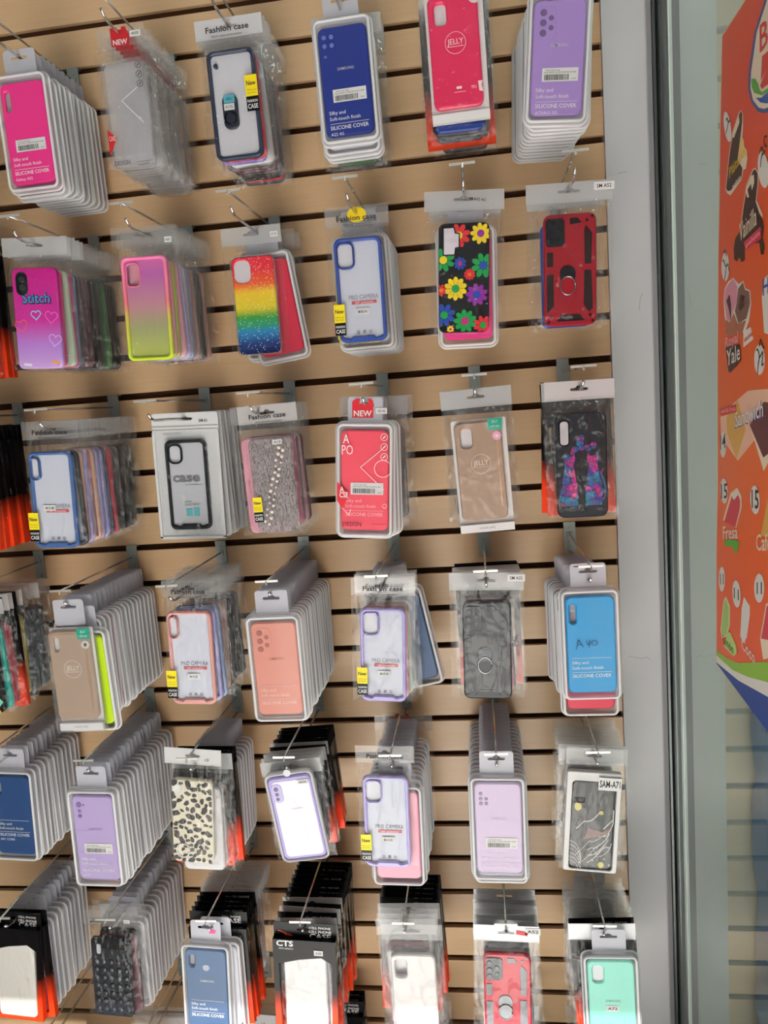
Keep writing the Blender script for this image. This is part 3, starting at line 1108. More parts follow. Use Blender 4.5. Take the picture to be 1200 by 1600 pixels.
def flower_case():
    r, hd = bag_shell('white', 0.124)
    c = ob('phone_case', plate_mesh('phone_case', rr(0.079, 0.166, 0.010, 0, CZ), (), -0.0022, 0.0085, 0.002), mat('#17181b', 0.25), r)
    y0 = -0.0109
    cols = {'y': '#e6cb2c', 'r': '#d8323a', 'g': '#1f9a4c', 'v': '#8a2f9c', 'b': '#2a4aa8', 'o': '#e8742c', 'm': '#c0307c'}
    fl = [(0.026, 0.066, 0.016, 'y', 'v', 9), (-0.008, 0.064, 0.018, 'r', 'y', 8), (-0.032, 0.028, 0.018, 'g', 'y', 8), (0.030, 0.018, 0.019, 'g', 'b', 8), (-0.006, 0.022, 0.010, 'b', 'm', 9), (0.009, 0.005, 0.009, 'r', 'o', 10),
          (-0.013, -0.016, 0.018, 'y', 'g', 10), (0.020, -0.026, 0.017, 'v', 'b', 9), (-0.031, -0.056, 0.018, 'b', 'g', 8), (0.002, -0.066, 0.018, 'g', 'm', 9), (0.030, -0.073, 0.015, 'r', 'g', 8), (-0.021, -0.078, 0.006, 'y', 'm', 8), (-0.037, -0.018, 0.010, 'r', 'o', 8)]
    for i, (x, z, R, a, b, n) in enumerate(fl):
        y = y0 - 0.00008 * i
        m = MB()
        for k in range(n):
            t = 2 * math.pi * k / n + 0.3
            px, pz = x + R * 0.66 * math.cos(t), CZ + z + R * 0.66 * math.sin(t)
            pts = []
            for q in range(10):
                s = 2 * math.pi * q / 10
                e, f = R * 0.36 * math.cos(s), R * 0.23 * math.sin(s)
                pts.append((max(-0.0385, min(0.0385, px + e * math.cos(t) - f * math.sin(t))), max(CZ - 0.082, min(CZ + 0.082, pz + e * math.sin(t) + f * math.cos(t)))))
            m.poly(pts, y)
        f = m.build('flower_print', mat(cols[a], 0.3), c)
        MB().disc(max(-0.0385 + R * .3, min(x, 0.0385 - R * .3)), CZ + z, R * 0.34, y - 0.00005, 12).build('flower_centre', mat(cols[b], 0.3), f)
    # stepped camera opening
    pts = [(-0.031, CZ + 0.036), (-0.015, CZ + 0.036), (-0.014, CZ + 0.046), (-0.008, CZ + 0.047), (-0.008, CZ + 0.066), (-0.014, CZ + 0.067), (-0.016, CZ + 0.075), (-0.031, CZ + 0.075)]
    ob('camera_rim', plate_mesh('camera_rim', offset(pts, -0.002), [pts], -0.0104, 0.0022, 0.0006), mat('#131417', 0.3), c)
    ob('camera_opening', plate_mesh('camera_opening', pts, (), -0.0104, 0.0018), mat('#c9c3cf', 0.4), c)
    MB().text('SM A32 4G', 0.018, -0.004, -0.0022, h=0.004, w=0.024, bold=0.01, rot=-0.15).build('header_print', INK, hd)
    return r


def armor_case(col, dark, style, w=0.128, tagtxt='SM A52', ringm=None):
    r, hd = bag_shell(style, w)
    cm = mat(col, 0.32)
    dk = mat(dark, 0.3)
    c = ob('phone_case', plate_mesh('phone_case', rr(0.081, 0.170, 0.011, 0, CZ, 3), (), -0.0022, 0.0072, 0.0025), cm, r)
    y = -0.0092
    pl = lambda pts, n='dark_inset', t=0.0012, m=dk: ob(n, plate_mesh(n, [(x, CZ + z) for x, z in pts], (), y, t, 0.0004), m, c)
    pl([(-0.034, 0.036), (-0.012, 0.036), (-0.008, 0.040), (-0.008, 0.074), (-0.012, 0.078), (-0.034, 0.078), (-0.037, 0.074), (-0.037, 0.040)], 'camera_panel', 0.0022, mat('#17181b', 0.25))
    lens_child(c, y - 0.0022, [(-0.030, CZ + 0.068, 0.0050), (-0.030, CZ + 0.055, 0.0050), (-0.030, CZ + 0.044, 0.0036), (-0.018, CZ + 0.060, 0.0040), (-0.018, CZ + 0.048, 0.0036)], mat('#20242c', 0.1))
    pl([(0.000, 0.068), (0.018, 0.070), (0.012, 0.078), (0.000, 0.078)])
    pl([(0.022, 0.008), (0.032, 0.008), (0.034, 0.054), (0.024, 0.066), (0.022, 0.060)])
    pl([(0.022, -0.002), (0.032, -0.002), (0.034, -0.060), (0.028, -0.064), (0.021, -0.054)])
    pl([(-0.036, 0.006), (-0.026, 0.006), (-0.026, 0.028), (-0.036, 0.028)])
    pl([(-0.036, -0.006), (-0.026, -0.006), (-0.026, -0.054), (-0.036, -0.064)])
    pl([(-0.022, -0.078), (0.022, -0.078), (0.014, -0.068), (-0.014, -0.068)])
    sc_ = MB()
    for x, z in ((-0.034, -0.079), (0.034, -0.079), (0.030, -0.070), (-0.030, -0.070), (0.034, 0.079), (0.026, 0.073)):
        sc_.tube([(x, y, CZ + z), (x, y - 0.0012, CZ + z)], 0.0024, 8)
    sc_.build('screw_dots', dk, c)
    m = ringm or mat('#34343a', 0.25, 0.8)
    h = ob('ring_holder', plate_mesh('ring_holder', rr(0.024, 0.026, 0.011, -0.004, CZ - 0.006, 6), (), y, 0.0020, 0.0006), m, c)
    ob('ring_tab', plate_mesh('ring_tab', rr(0.021, 0.026, 0.008, -0.004, CZ - 0.024, 4), (), y, 0.0030, 0.0006), cm if style == 'white' else m, h)
    MB().tube([(-0.004 + 0.0115 * math.cos(a), y - 0.0032, CZ - 0.024 + 0.014 * math.sin(a)) for a in [i * 2 * math.pi / 20 for i in range(21)]], 0.0011, 6).build('finger_ring', mat('#8d8d92', 0.2, 0.9), h, True)
    if tagtxt:
        model_tag(hd, tagtxt, 0.045, 0.003, -0.0022, 0.026, 0.012)
    if style == 'silver':
        MB().poly([(0.016, -0.003), (0.036, -0.006), (0.036, -0.001), (0.032, 0.002), (0.017, 0.004)], -0.0022).build('red_mark', mat('#d8262c', 0.4), hd)
    return r


def zip_bag():
    r = empty('bagged_phone_case')
    wm = mat('#e2e3e6', 0.3)
    ob('bag', bag_mesh(3), BAG, r, scale=(1.12, 1.1, 1.06))
    ob('bag_back', plate_mesh('bag_back', rr(0.126, 0.232, 0.006, 0, -0.106, 3), [EURO], -0.0004, 0.0006), wm, r)
    z = MB().box((0, -0.0022, -0.016), (0.124, 0.0022, 0.0025)).box((0, -0.0022, -0.022), (0.124, 0.0022, 0.0025)).build('zip_seal', mat('#f2f2f3', 0.3), r)
    e = MB()
    for s in (-1, 1):
        e.box((s * 0.0605, -0.0024, -0.122), (0.005, 0.003, 0.196))
    e.box((0, -0.0024, -0.2195), (0.126, 0.003, 0.005)).build('sealed_edge', wm, r)
    c = bumper_case(r, '#1e2126', (0.021, 0.030, 0.008, -0.020, CZ + 0.057), card=mat('#c6c7d0', 0.4), b=0.0058)
    MB().text('case', -0.003, CZ + 0.006, -0.0064, h=0.0165, w=0.052, bold=0.035).build('lettering', mat('#74757c', 0.5), c)
    MB().rect(-0.006, CZ - 0.0005, 0.027, CZ + 0.0006, -0.0064).rect(-0.010, CZ - 0.032, 0.004, CZ - 0.0305, -0.0064).rect(-0.010, CZ - 0.0355, 0.020, CZ - 0.0347, -0.0064).rect(-0.010, CZ - 0.0385, 0.018, CZ - 0.0377, -0.0064).build('small_print', GREY, c)
    t = MB().rect(-0.008, CZ - 0.058, 0.004, CZ - 0.044, -0.0064)
    t.rect(0.006, CZ - 0.058, 0.017, CZ - 0.042, -0.0064).build('teal_icons', mat('#5fb4bd', 0.5), c)
    MB().text('MADE IN CHINA', -0.042, -0.029, -0.0028, h=0.004, w=0.034, align='L').build('bag_print', GREY, r)
    MB().text('SAM A51', 0.035, -0.008, -0.0020, h=0.0055, w=0.016, bold=0.01).build('header_print', INK, r)
    return r


def zip_plain(hx):
    r = empty('bagged_phone_case')
    ob('bag', bag_mesh(4), BAG, r, scale=(1.12, 1.1, 1.06))
    ob('bag_back', cached('zipback', lambda: plate_mesh('bag_back', rr(0.126, 0.232, 0.006, 0, -0.106, 3), [EURO], -0.0004, 0.0006)), mat('#e2e3e6', 0.3), r)
    ob('phone_case', case_plate('bgc', 0.076, 0.160, 0.010, (), 0.008, -0.0022), mat(hx, 0.3), r)
    return r


def pearl_case():
    r, hd = bag_shell('fashion', 0.100)
    hd.material_slots[0].material = mat('#c9c4c6', 0.35, alpha=0.7)
    fashion_text(hd)
    sp = film_mat('sparkle_clear', haze=0.42, gloss=0.16, edge=0.5, rough=0.12, bump=1.0, scale=420)
    c = ob('phone_case', case_plate('pearl', 0.072, 0.158, 0.010, (), 0.0075), sp, r)
    pm = mat('#e6dcd6', 0.18, coat=0.5)
    r2 = random.Random(5)
    for i in range(26):
        t = i / 25
        x = 0.020 - 0.038 * t + (0.004 if i % 2 else -0.004) + r2.uniform(-.001, .001)
        z = CZ + 0.062 - 0.125 * t
        s = r2.choice((0.0022, 0.0030, 0.0036))
        ob('pearl', cached('pearl_bead', lambda: MB().sphere((0, 0, 0), 1, 10, 7).mesh('pearl', True)), pm, c, (x, -0.0102 - s * 0.3, z), (s, s, s))
    model_tag(c, 'A13', 0.014, CZ + 0.071, -0.0104, 0.016, 0.008)
    new_sticker(r, -0.030, CZ - 0.040, -0.0142, 0.85)
    return r


def apo_box():
    r = box_pack('#e84a5f', 'solid', True, text=0.655, logo=False, stick=0.58, textm=mat('#f0a9b2', 0.5))
    y = -0.0130
    t = MB().poly([(-0.021, -0.021), (0.013, -0.021), (0.013, 0.004), (0.009, 0.009), (0.004, 0.009), (0.006, 0.001), (-0.010, 0.001), (-0.008, 0.009), (-0.015, 0.009), (-0.021, 0.004)], -0.0020).build('red_tag', mat('#d2222f', 0.4), r)
    MB().text('NEW', -0.004, -0.0185, -0.0023, h=0.0088, w=0.029, bold=0.025).build('tag_word', WHITE, t)
    model_tag(r, 'A22 4G', 0.026, -0.010, -0.0020, 0.018, 0.009)
    b = MB().text('A', -0.029, CZ + 0.060, y, h=0.014, w=0.010, bold=0.01).text('PO', -0.027, CZ + 0.042, y, h=0.015, w=0.018)
    b.line([(0.030, CZ + 0.052), (-0.006, CZ + 0.022), (0.032, CZ - 0.014)], 0.0010, y).ring(0.030, CZ + 0.020, 0.013, 0.014, y, 24)
    b.line([(-0.038, CZ - 0.042), (-0.024, CZ - 0.056), (-0.022, CZ - 0.046)], 0.0008, y)
    for k in range(3):
        b.ring(0.032, CZ + 0.070 - k * 0.0155, 0.0050, 0.0058, y, 16)
        b.line([(0.0300, CZ + 0.068 - k * 0.0155), (0.034, CZ + 0.072 - k * 0.0155)], 0.0018, y)
    b.ring(0.033, CZ - 0.040, 0.003, 0.0036, y, 14)
    b.build('window_print', mat('#f7e9ec', 0.5), r)
    d = MB().poly([(-0.044, CZ - 0.002), (-0.024, CZ - 0.022), (-0.036, CZ - 0.046), (-0.044, CZ - 0.032)], y - 0.0003).build('red_label', mat('#d2222f', 0.4), r)
    MB().text('A', -0.036, CZ - 0.018, y - 0.0006, h=0.0085, w=0.007, bold=0.02).text('CSE', -0.033, CZ - 0.027, y - 0.0006, h=0.0085, w=0.014, bold=0.02).build('label_word', WHITE, d)
    MB().text('DESIGN', -0.020, CZ - 0.0735, y, h=0.0062, w=0.030, bold=0.008).rect(0.012, CZ - 0.070, 0.036, CZ - 0.0694, y).build('lettering', INK, r)
    return r


def cat_case():
    r, hd = bag_shell('white', 0.108)
    hd.material_slots[0].material = mat('#cfcacd', 0.3, alpha=0.85)
    c = ob('phone_case', case_plate('catc', 0.079, 0.166, 0.012, (), 0.0085), mat('#25262d', 0.22), r)
    m, nd, ln, out = nodes('pink_blue_glitter')
    tc = nd('ShaderNodeTexCoord')
    nz = nd('ShaderNodeTexNoise', Scale=55.0, Detail=2.0)
    vo = nd('ShaderNodeTexVoronoi', Scale=420.0)
    ln(tc.outputs['Object'], nz.inputs['Vector'])
    ln(tc.outputs['Object'], vo.inputs['Vector'])
    cr = nd('ShaderNodeValToRGB')
    el = cr.color_ramp.elements
    el.new(0.5)
    for e, (p, q) in zip(el, ((0.36, '#2f88b4'), (0.5, '#53429a'), (0.62, '#d8389a'))):
        e.position, e.color = p, lin(q)
    ln(nz.outputs[0], cr.inputs[0])
    mx = nd('ShaderNodeMix', data_type='RGBA', blend_type='MULTIPLY')
    mx.inputs[0].default_value = 0.75
    ln(cr.outputs[0], mx.inputs[6])
    ln(vo.outputs['Color'], mx.inputs[7])
    pr = nd('ShaderNodeBsdfPrincipled', Roughness=0.25)
    ln(mx.outputs[2], pr.inputs['Base Color'])
    ln(pr.outputs[0], out.inputs[0])
    y = -0.0109

    def cat(cx, s, tail):
        q = MB()
        body = [(-0.013, -0.064), (0.012, -0.064), (0.012, -0.040), (0.009, -0.016), (0.006, 0.000), (0.009, 0.012), (0.007, 0.022), (0.004, 0.015), (-0.003, 0.015), (-0.007, 0.022), (-0.009, 0.012), (-0.007, 0.000), (-0.010, -0.016), (-0.014, -0.040)]
        q.poly([(cx + s * x, CZ + z) for x, z in body][::int(s) if s < 0 else 1], y)
        q.line(curve(tail), 0.0026, y - 0.0001)
        return q
    a = cat(-0.019, 1, [(-0.027, CZ - 0.062), (-0.034, CZ - 0.050), (-0.031, CZ - 0.036), (-0.027, CZ - 0.024)])
    a.build('cat_print', m, c)
    b = cat(0.017, -1, [(0.028, CZ - 0.060), (0.036, CZ - 0.046), (0.034, CZ - 0.026), (0.030, CZ - 0.014), (0.033, CZ - 0.006)])
    b.build('cat_print', m, c)
    hb = MB()
    r2 = random.Random(4)
    for x, z, s in ((0.000, 0.044, 0.005), (-0.002, 0.036, 0.006), (-0.010, 0.026, 0.006), (0.010, 0.028, 0.006), (0.018, 0.030, 0.006), (0.000, 0.028, 0.005), (-0.014, 0.020, 0.004)):
        hb.poly([(x + s * (0.8 + 0.3 * r2.random()) * math.cos(t), CZ + z + s * (0.7 + 0.4 * r2.random()) * math.sin(t)) for t in [k * math.pi / 5 for k in range(10)]], y - 0.0002)
    hb.build('butterfly_print', m, c)
    ob('camera_rim', plate_mesh('camera_rim', rr(0.017, 0.042, 0.007, -0.026, CZ + 0.052), [rr(0.0125, 0.037, 0.005, -0.026, CZ + 0.052)], -0.0104, 0.0018, 0.0005), BLACK, c)
    ob('camera_opening', plate_mesh('camera_opening', rr(0.0125, 0.037, 0.005, -0.026, CZ + 0.052), (), -0.0104, 0.0012), mat('#b9b5bb', 0.35), c)
    return r


def leopard_case():
    r, hd = bag_shell('white', 0.104)
    hd.material_slots[0].material = mat('#dcdcdf', 0.35, alpha=0.85)
    c = ob('phone_case', case_plate('leo', 0.075, 0.158, 0.010, (), 0.0085), mat('#e0d9c4', 0.25), r)
    r2 = random.Random(11)
    m = MB()
    pts = []
    tries = 0
    while len(pts) < 74 and tries < 9000:
        tries += 1
        x, z, s = r2.uniform(-0.035, 0.035), r2.uniform(-0.076, 0.076), r2.uniform(0.0036, 0.0080)
        if all(math.hypot(x - a, z - b) > (s + q) * 0.93 for a, b, q in pts) and not (x < -0.014 and 0.05 < z < 0.068):
            pts.append((x, z, s))
            ph = r2.uniform(0, 6.28)
            ol = []
            for k in range(11):
                t = 2 * math.pi * k / 11
                q = s * (0.72 + 0.38 * r2.random()) * (1 + 0.25 * math.cos(2 * (t - ph)))
                ol.append((max(-0.0365, min(0.0365, x + q * math.cos(t))), CZ + max(-0.078, min(0.078, z + q * math.sin(t)))))
            m.poly(ol, -0.0109 - 0.00002 * (len(pts) % 7))
    m.build('leopard_print', mat('#3c3a3d', 0.3), c)
    ob('camera_window', plate_mesh('camera_window', rr(0.015, 0.017, 0.007, -0.026, CZ + 0.060), (), -0.0106, 0.0006), mat('#dddcda', 0.3), c)
    MB().tube([(-0.018 + 0.012 * math.cos(a), -0.0116, CZ - 0.056 + 0.013 * math.sin(a)) for a in [i * 2 * math.pi / 22 for i in range(23)]], 0.0013, 6).build('clear_ring', mat('#e4e4e6', 0.15), c, True)
    MB().text('1.5', 0.028, -0.010, -0.0022, h=0.005, w=0.007).build('header_print', INK, hd)
    return r


def lavender_box():
    """open frosted tray hung by its rim, a clear lavender case tilted inside"""
    r = empty('boxed_phone_case')
    fr = ob('tray', plate_mesh('tray', rr(0.086, 0.164, 0.012, 0, -0.082, 6), [rr(0.078, 0.156, 0.009, 0, -0.0825), ROUND], -0.0004, 0.0105, 0.0022), LIP, r)
    ob('tray_back', plate_mesh('tray_back', rr(0.080, 0.156, 0.009, 0, -0.084), [[(x, z - 0.002) for x, z in ROUND]], -0.0002, 0.0006), TABM, r)
    c = ob('phone_case', plate_mesh('phone_case', rr(0.077, 0.151, 0.010, 0, -0.0835), (), -0.0014, 0.0080, 0.002), mat('#9f93c9', 0.3), r)
    ob('pale_panel', plate_mesh('pale_panel', rr(0.067, 0.139, 0.008, 0.001, -0.0840), (), -0.0092, 0.0008, 0.0004), mat('#e8e4f4', 0.12, coat=0.6), c)
    ob('camera_island', plate_mesh('camera_island', rr(0.019, 0.034, 0.008, -0.0245, -0.0355), (), -0.0094, 0.0014, 0.0005), mat('#b3a8d4', 0.3), c)
    lens_child(c, -0.0106, [(-0.0255, -0.0275, 0.0040), (-0.0255, -0.037, 0.0032), (-0.0255, -0.0455, 0.0030)], mat('#4a4668', 0.15))
    model_tag(r, 'A02S', 0.024, -0.0195, -0.0110, 0.020, 0.008)
    MB().text('SAMSUNG', 0.006, -0.068, -0.0103, h=0.004, w=0.024, bold=0.008).build('logo', WHITE, c)
    MB().line(curve([(-0.008, -0.04), (0.010, -0.07), (0.010, -0.12), (-0.004, -0.152)]), 0.0005, -0.0103).build('cable_groove', mat('#cfc8de', 0.3), c)
    return r


def marble_case():
    r, hd = bag_shell('white', 0.092)
    hd.material_slots[0].material = SOFTCLEAR
    fr = ob('white_tray', plate_mesh('white_tray', rr(0.088, 0.178, 0.004, 0, CZ + 0.006, 3), [rr(0.072, 0.158, 0.006, 0.001, CZ)], -0.0014, 0.0100, 0.001), PAPER, r)
    c = ob('phone_case', case_plate('marb', 0.071, 0.157, 0.010, (), 0.0070), mat('#151417', 0.2), r)
    y = -0.0093
    m = MB()
    r2 = random.Random(21)
    for k in range(9):
        x0, z0 = r2.uniform(-0.034, 0.02), r2.uniform(-0.07, 0.02)
        pts = [(max(-0.034, min(0.034, x0 + 0.009 * i + 0.003 * math.sin(i * 2 + k))), CZ + max(-0.076, min(0.07, z0 + 0.008 * i + 0.006 * math.sin(i * 1.7 + k)))) for i in range(5)]
        m.line(curve(pts), r2.uniform(0.0008, 0.0018), y - 0.00005 * k)
    for k in range(6):
        m.line(curve([(-0.034, CZ - 0.03 - 0.007 * k), (-0.024, CZ - 0.035 - 0.007 * k), (-0.016, CZ - 0.052 - 0.006 * k), (-0.014, CZ - 0.074)]), 0.0009, y)
    for k in range(14):
        m.disc(r2.uniform(-0.01, 0.032), CZ + r2.uniform(-0.074, 0.0), r2.choice((0.0006, 0.001, 0.0014)), y - 0.0003, 8)
    m.build('marble_print', mat('#d9d4d6', 0.3), c)
    MB().poly([(x + 0.0, z) for x, z in [(-0.006, CZ - 0.005), (0.018, CZ - 0.010), (0.030, CZ - 0.002), (0.026, CZ - 0.014), (0.006, CZ - 0.020), (-0.012, CZ - 0.026)]], y - 0.0004).build('bronze_vein', mat('#7b5a58', 0.3), c)
    MB().disc(-0.024, CZ + 0.033, 0.006, y - 0.0005, 9, 0.008).disc(0.018, CZ - 0.070, 0.005, y - 0.0005, 9, 0.006).disc(0.014, CZ + 0.024, 0.004, y - 0.0005, 8).build('gold_spots', mat('#c4b668', 0.3), c)
    ob('camera_opening', plate_mesh('camera_opening', rr(0.018, 0.010, 0.002, -0.022, CZ + 0.044), (), -0.0092, 0.0006), BLACK, c)
    t = MB().rect(0.006, CZ + 0.067, 0.043, CZ + 0.089, -0.0150).build('model_sticker', PAPER, r)
    MB().text('SAM-A71', 0.0245, CZ + 0.0725, -0.0153, h=0.0115, w=0.033, bold=0.02).build('sticker_print', INK, t)
    return r


def cell_case(casecol, cts=True, gloss=0.1, model=None, w=0.110, hook_white=False):
    r, hd = bag_shell('black', w)
    ob('printed_border', cached('border2', lambda: plate_mesh('printed_border', [(-0.056, -0.206), (0.056, -0.206), (0.056, -0.014), (-0.056, -0.014)],
       [[(-0.045, -0.200), (0.045, -0.200), (0.049, -0.058), (0.030, -0.046), (-0.010, -0.052), (-0.047, -0.062)]], -0.0008, 0.0120)), BLACKORANGE, r, scale=(w / 0.112, 1, 1))
    c = ob('phone_case', case_plate('cellc', 0.077, 0.156, 0.010, (), 0.008, -0.0022, 0.002, CZ - 0.004), mat(casecol, gloss), r)
    y = -0.0132
    b = MB().text('CELL PHONE', 0.027, 0.002, -0.0022, h=0.0042, w=0.038, bold=0.004).text('CELL PHONE', 0.027, -0.006, -0.0022, h=0.0050, w=0.040, bold=0.01).text('CASE', 0.027, -0.0165, -0.0022, h=0.0090, w=0.038, bold=0.02)
    if cts:
        b.text('CTS', -0.034, -0.026, y - 0.0003, h=0.0105, w=0.030, bold=0.03).text('wireless', -0.032, -0.032, y - 0.0003, h=0.0035, w=0.026)
    b.build('lettering', WHITE, hd)
    if cts:
        q = MB()
        for k in range(3):
            q.line(curve([(-0.048 + 0.007 * k, -0.004 - 0.003 * k), (-0.040 + 0.006 * k, -0.0065 - 0.002 * k), (-0.032 + 0.006 * k, -0.014 - 0.001 * k)]), 0.0018, -0.0024)
        q.build('red_arcs', mat('#d2392e', 0.4), hd)
    if model:
        model_tag(r, model, 0.026, -0.036, -0.0140, 0.016, 0.010)
    return r


def puffer_case():
    r, hd = bag_shell('clear', 0.108, seed=2)
    c = ob('phone_case', case_plate('puff', 0.078, 0.164, 0.010, (), 0.0060), mat('#22252c', 0.25), r)
    bump = cached('puff_b', lambda: MB().sphere((0, 0, 0), 1, 8, 6, 0.8).mesh('padded_square', True))
    for i in range(5):
        for j in range(7):
            ob('padded_square', bump, mat('#2a2e36', 0.3), c, (-0.029 + 0.0145 * i, -0.0080, CZ - 0.066 + 0.0165 * j), (0.0062, 0.0030, 0.0078))
    MB().poly(rr(0.060, 0.018, 0.004, 0.000, CZ + 0.070), -0.0084).build('top_band', mat('#111317', 0.25), c)
    ob('camera_opening', plate_mesh('camera_opening', rr(0.008, 0.020, 0.003, -0.022, CZ + 0.060), (), -0.0084, 0.0014), mat('#aeb2ba', 0.3), c)
    model_tag(hd, 'A21', 0.034, -0.006, -0.0022, 0.012, 0.007)
    return r


def dark_print_case():
    r, hd = bag_shell('white', 0.112)
    MB().box((0, -0.0022, 0.0115), (0.112, 0.0016, 0.003)).build('header_edge', BLACK, hd)
    barcode(hd, 0.034, -0.026 + 0.010, 0.026, 0.010, -0.0022)
    c = ob('phone_case', case_plate('darkp', 0.078, 0.162, 0.010, (), 0.0085), mat('#15161b', 0.2), r)
    for x, z, s, col in ((0.030, -0.02, 0.004, '#2f7fc0'), (0.022, -0.028, 0.005, '#c52d57'), (0.030, -0.036, 0.004, '#3d9fd0'), (0.024, -0.045, 0.006, '#e8e6ea'), (0.026, -0.060, 0.010, '#7fd0b0'), (0.020, 0.004, 0.002, '#e04070'), (0.028, -0.078, 0.004, '#d8c22c'), (-0.01, -0.03, 0.012, '#6a4fb0')):
        MB().poly([(x + s * math.cos(k * 1.05 + s * 99) * (1 + 0.3 * (k % 2)), CZ + z + s * math.sin(k * 1.05 + s * 99)) for k in range(6)], -0.0110).build('colour_patch', mat(col, 0.3), c)
    return r


def plain_white_bag(col='#f2eef0', foot=None, w=0.108):
    r, hd = bag_shell('clear', w)
    m = ramp_mat('white_to_pink_case', [(-0.206, '#d98fa6'), (-0.175, '#e3a3b4'), (-0.160, '#f3ecee'), (-0.04, '#f3eff0')], rough=0.08) if foot else mat(col, 0.10)
    c = ob('phone_case', case_plate('pw', 0.078, 0.162, 0.010, CAMS['square'], 0.0085), m, r)
    return r


def blue_box():
    r = box_shell(True)
    c = ob('phone_case', case_plate('sc_slot', 0.077, 0.161, 0.010, CAMS['slot'], 0.0062), mat('#2590cc', 0.35), r)
    silky(c, -0.0088, 0.635, None, '', logo=False)
    y = -0.0112
    m = MB()
    m.line([(-0.024, CZ - 0.006), (-0.020, CZ + 0.010), (-0.013, CZ - 0.003)], 0.0011, y).line([(-0.022, CZ + 0.001), (-0.015, CZ + 0.002)], 0.001, y)
    m.line([(-0.008, CZ + 0.008), (-0.006, CZ + 0.001), (-0.001, CZ + 0.002)], 0.001, y).line([(-0.002, CZ + 0.009), (-0.004, CZ - 0.004)], 0.001, y).ring(0.005, CZ + 0.004, 0.0042, 0.0052, y, 14, 0.9)
    m.build('handwriting', mat('#10204c', 0.5), r)
    MB().rect(-0.022, 0.0065, 0.022, 0.0080, -0.0010).build('tab_mark', INK, r)
    return r


def fingerprint_box():
    r = box_pack('#1f5080', 'oval', True, text=0.635, logo=True, logoc=mat('#dfe2ea', 0.4))
    c = [o for o in r.children if o.name.startswith('phone_case')][0]
    ob('finger_opening', plate_mesh('finger_opening', [(0.0002 + 0.0065 * math.cos(k * 0.449), CZ + 0.045 + 0.0065 * math.sin(k * 0.449)) for k in range(14)], (), -0.0083, 0.0006, 0.0002), mat('#8d97ad', 0.3), c)
    MB().poly([(0.006, -0.0125), (0.017, -0.0125), (0.020, -0.006), (0.010, -0.004)], -0.0012).build('pink_mark', mat('#dd3f8e', 0.4), r)
    return r


def mint_box():
    r = box_pack('#7fd0bf', 'rect', True)
    c = [o for o in r.children if o.name.startswith('phone_case')][0]
    ob('camera_opening', cached('mintcam', lambda: plate_mesh('camera_opening', rr(0.0178, 0.0308, 0.006, -0.021, CZ + 0.055), (), -0.0030, 0.0012)), mat('#d9dbe2', 0.3), c)
    MB().text('SAMSUNG', 0.001, CZ + 0.004, -0.0088, h=0.004, w=0.024, bold=0.006).build('logo', mat('#5f9c90', 0.4), c)
    model_tag(c, 'A72', 0.000, CZ - 0.008, -0.0092, 0.022, 0.011)
    return r

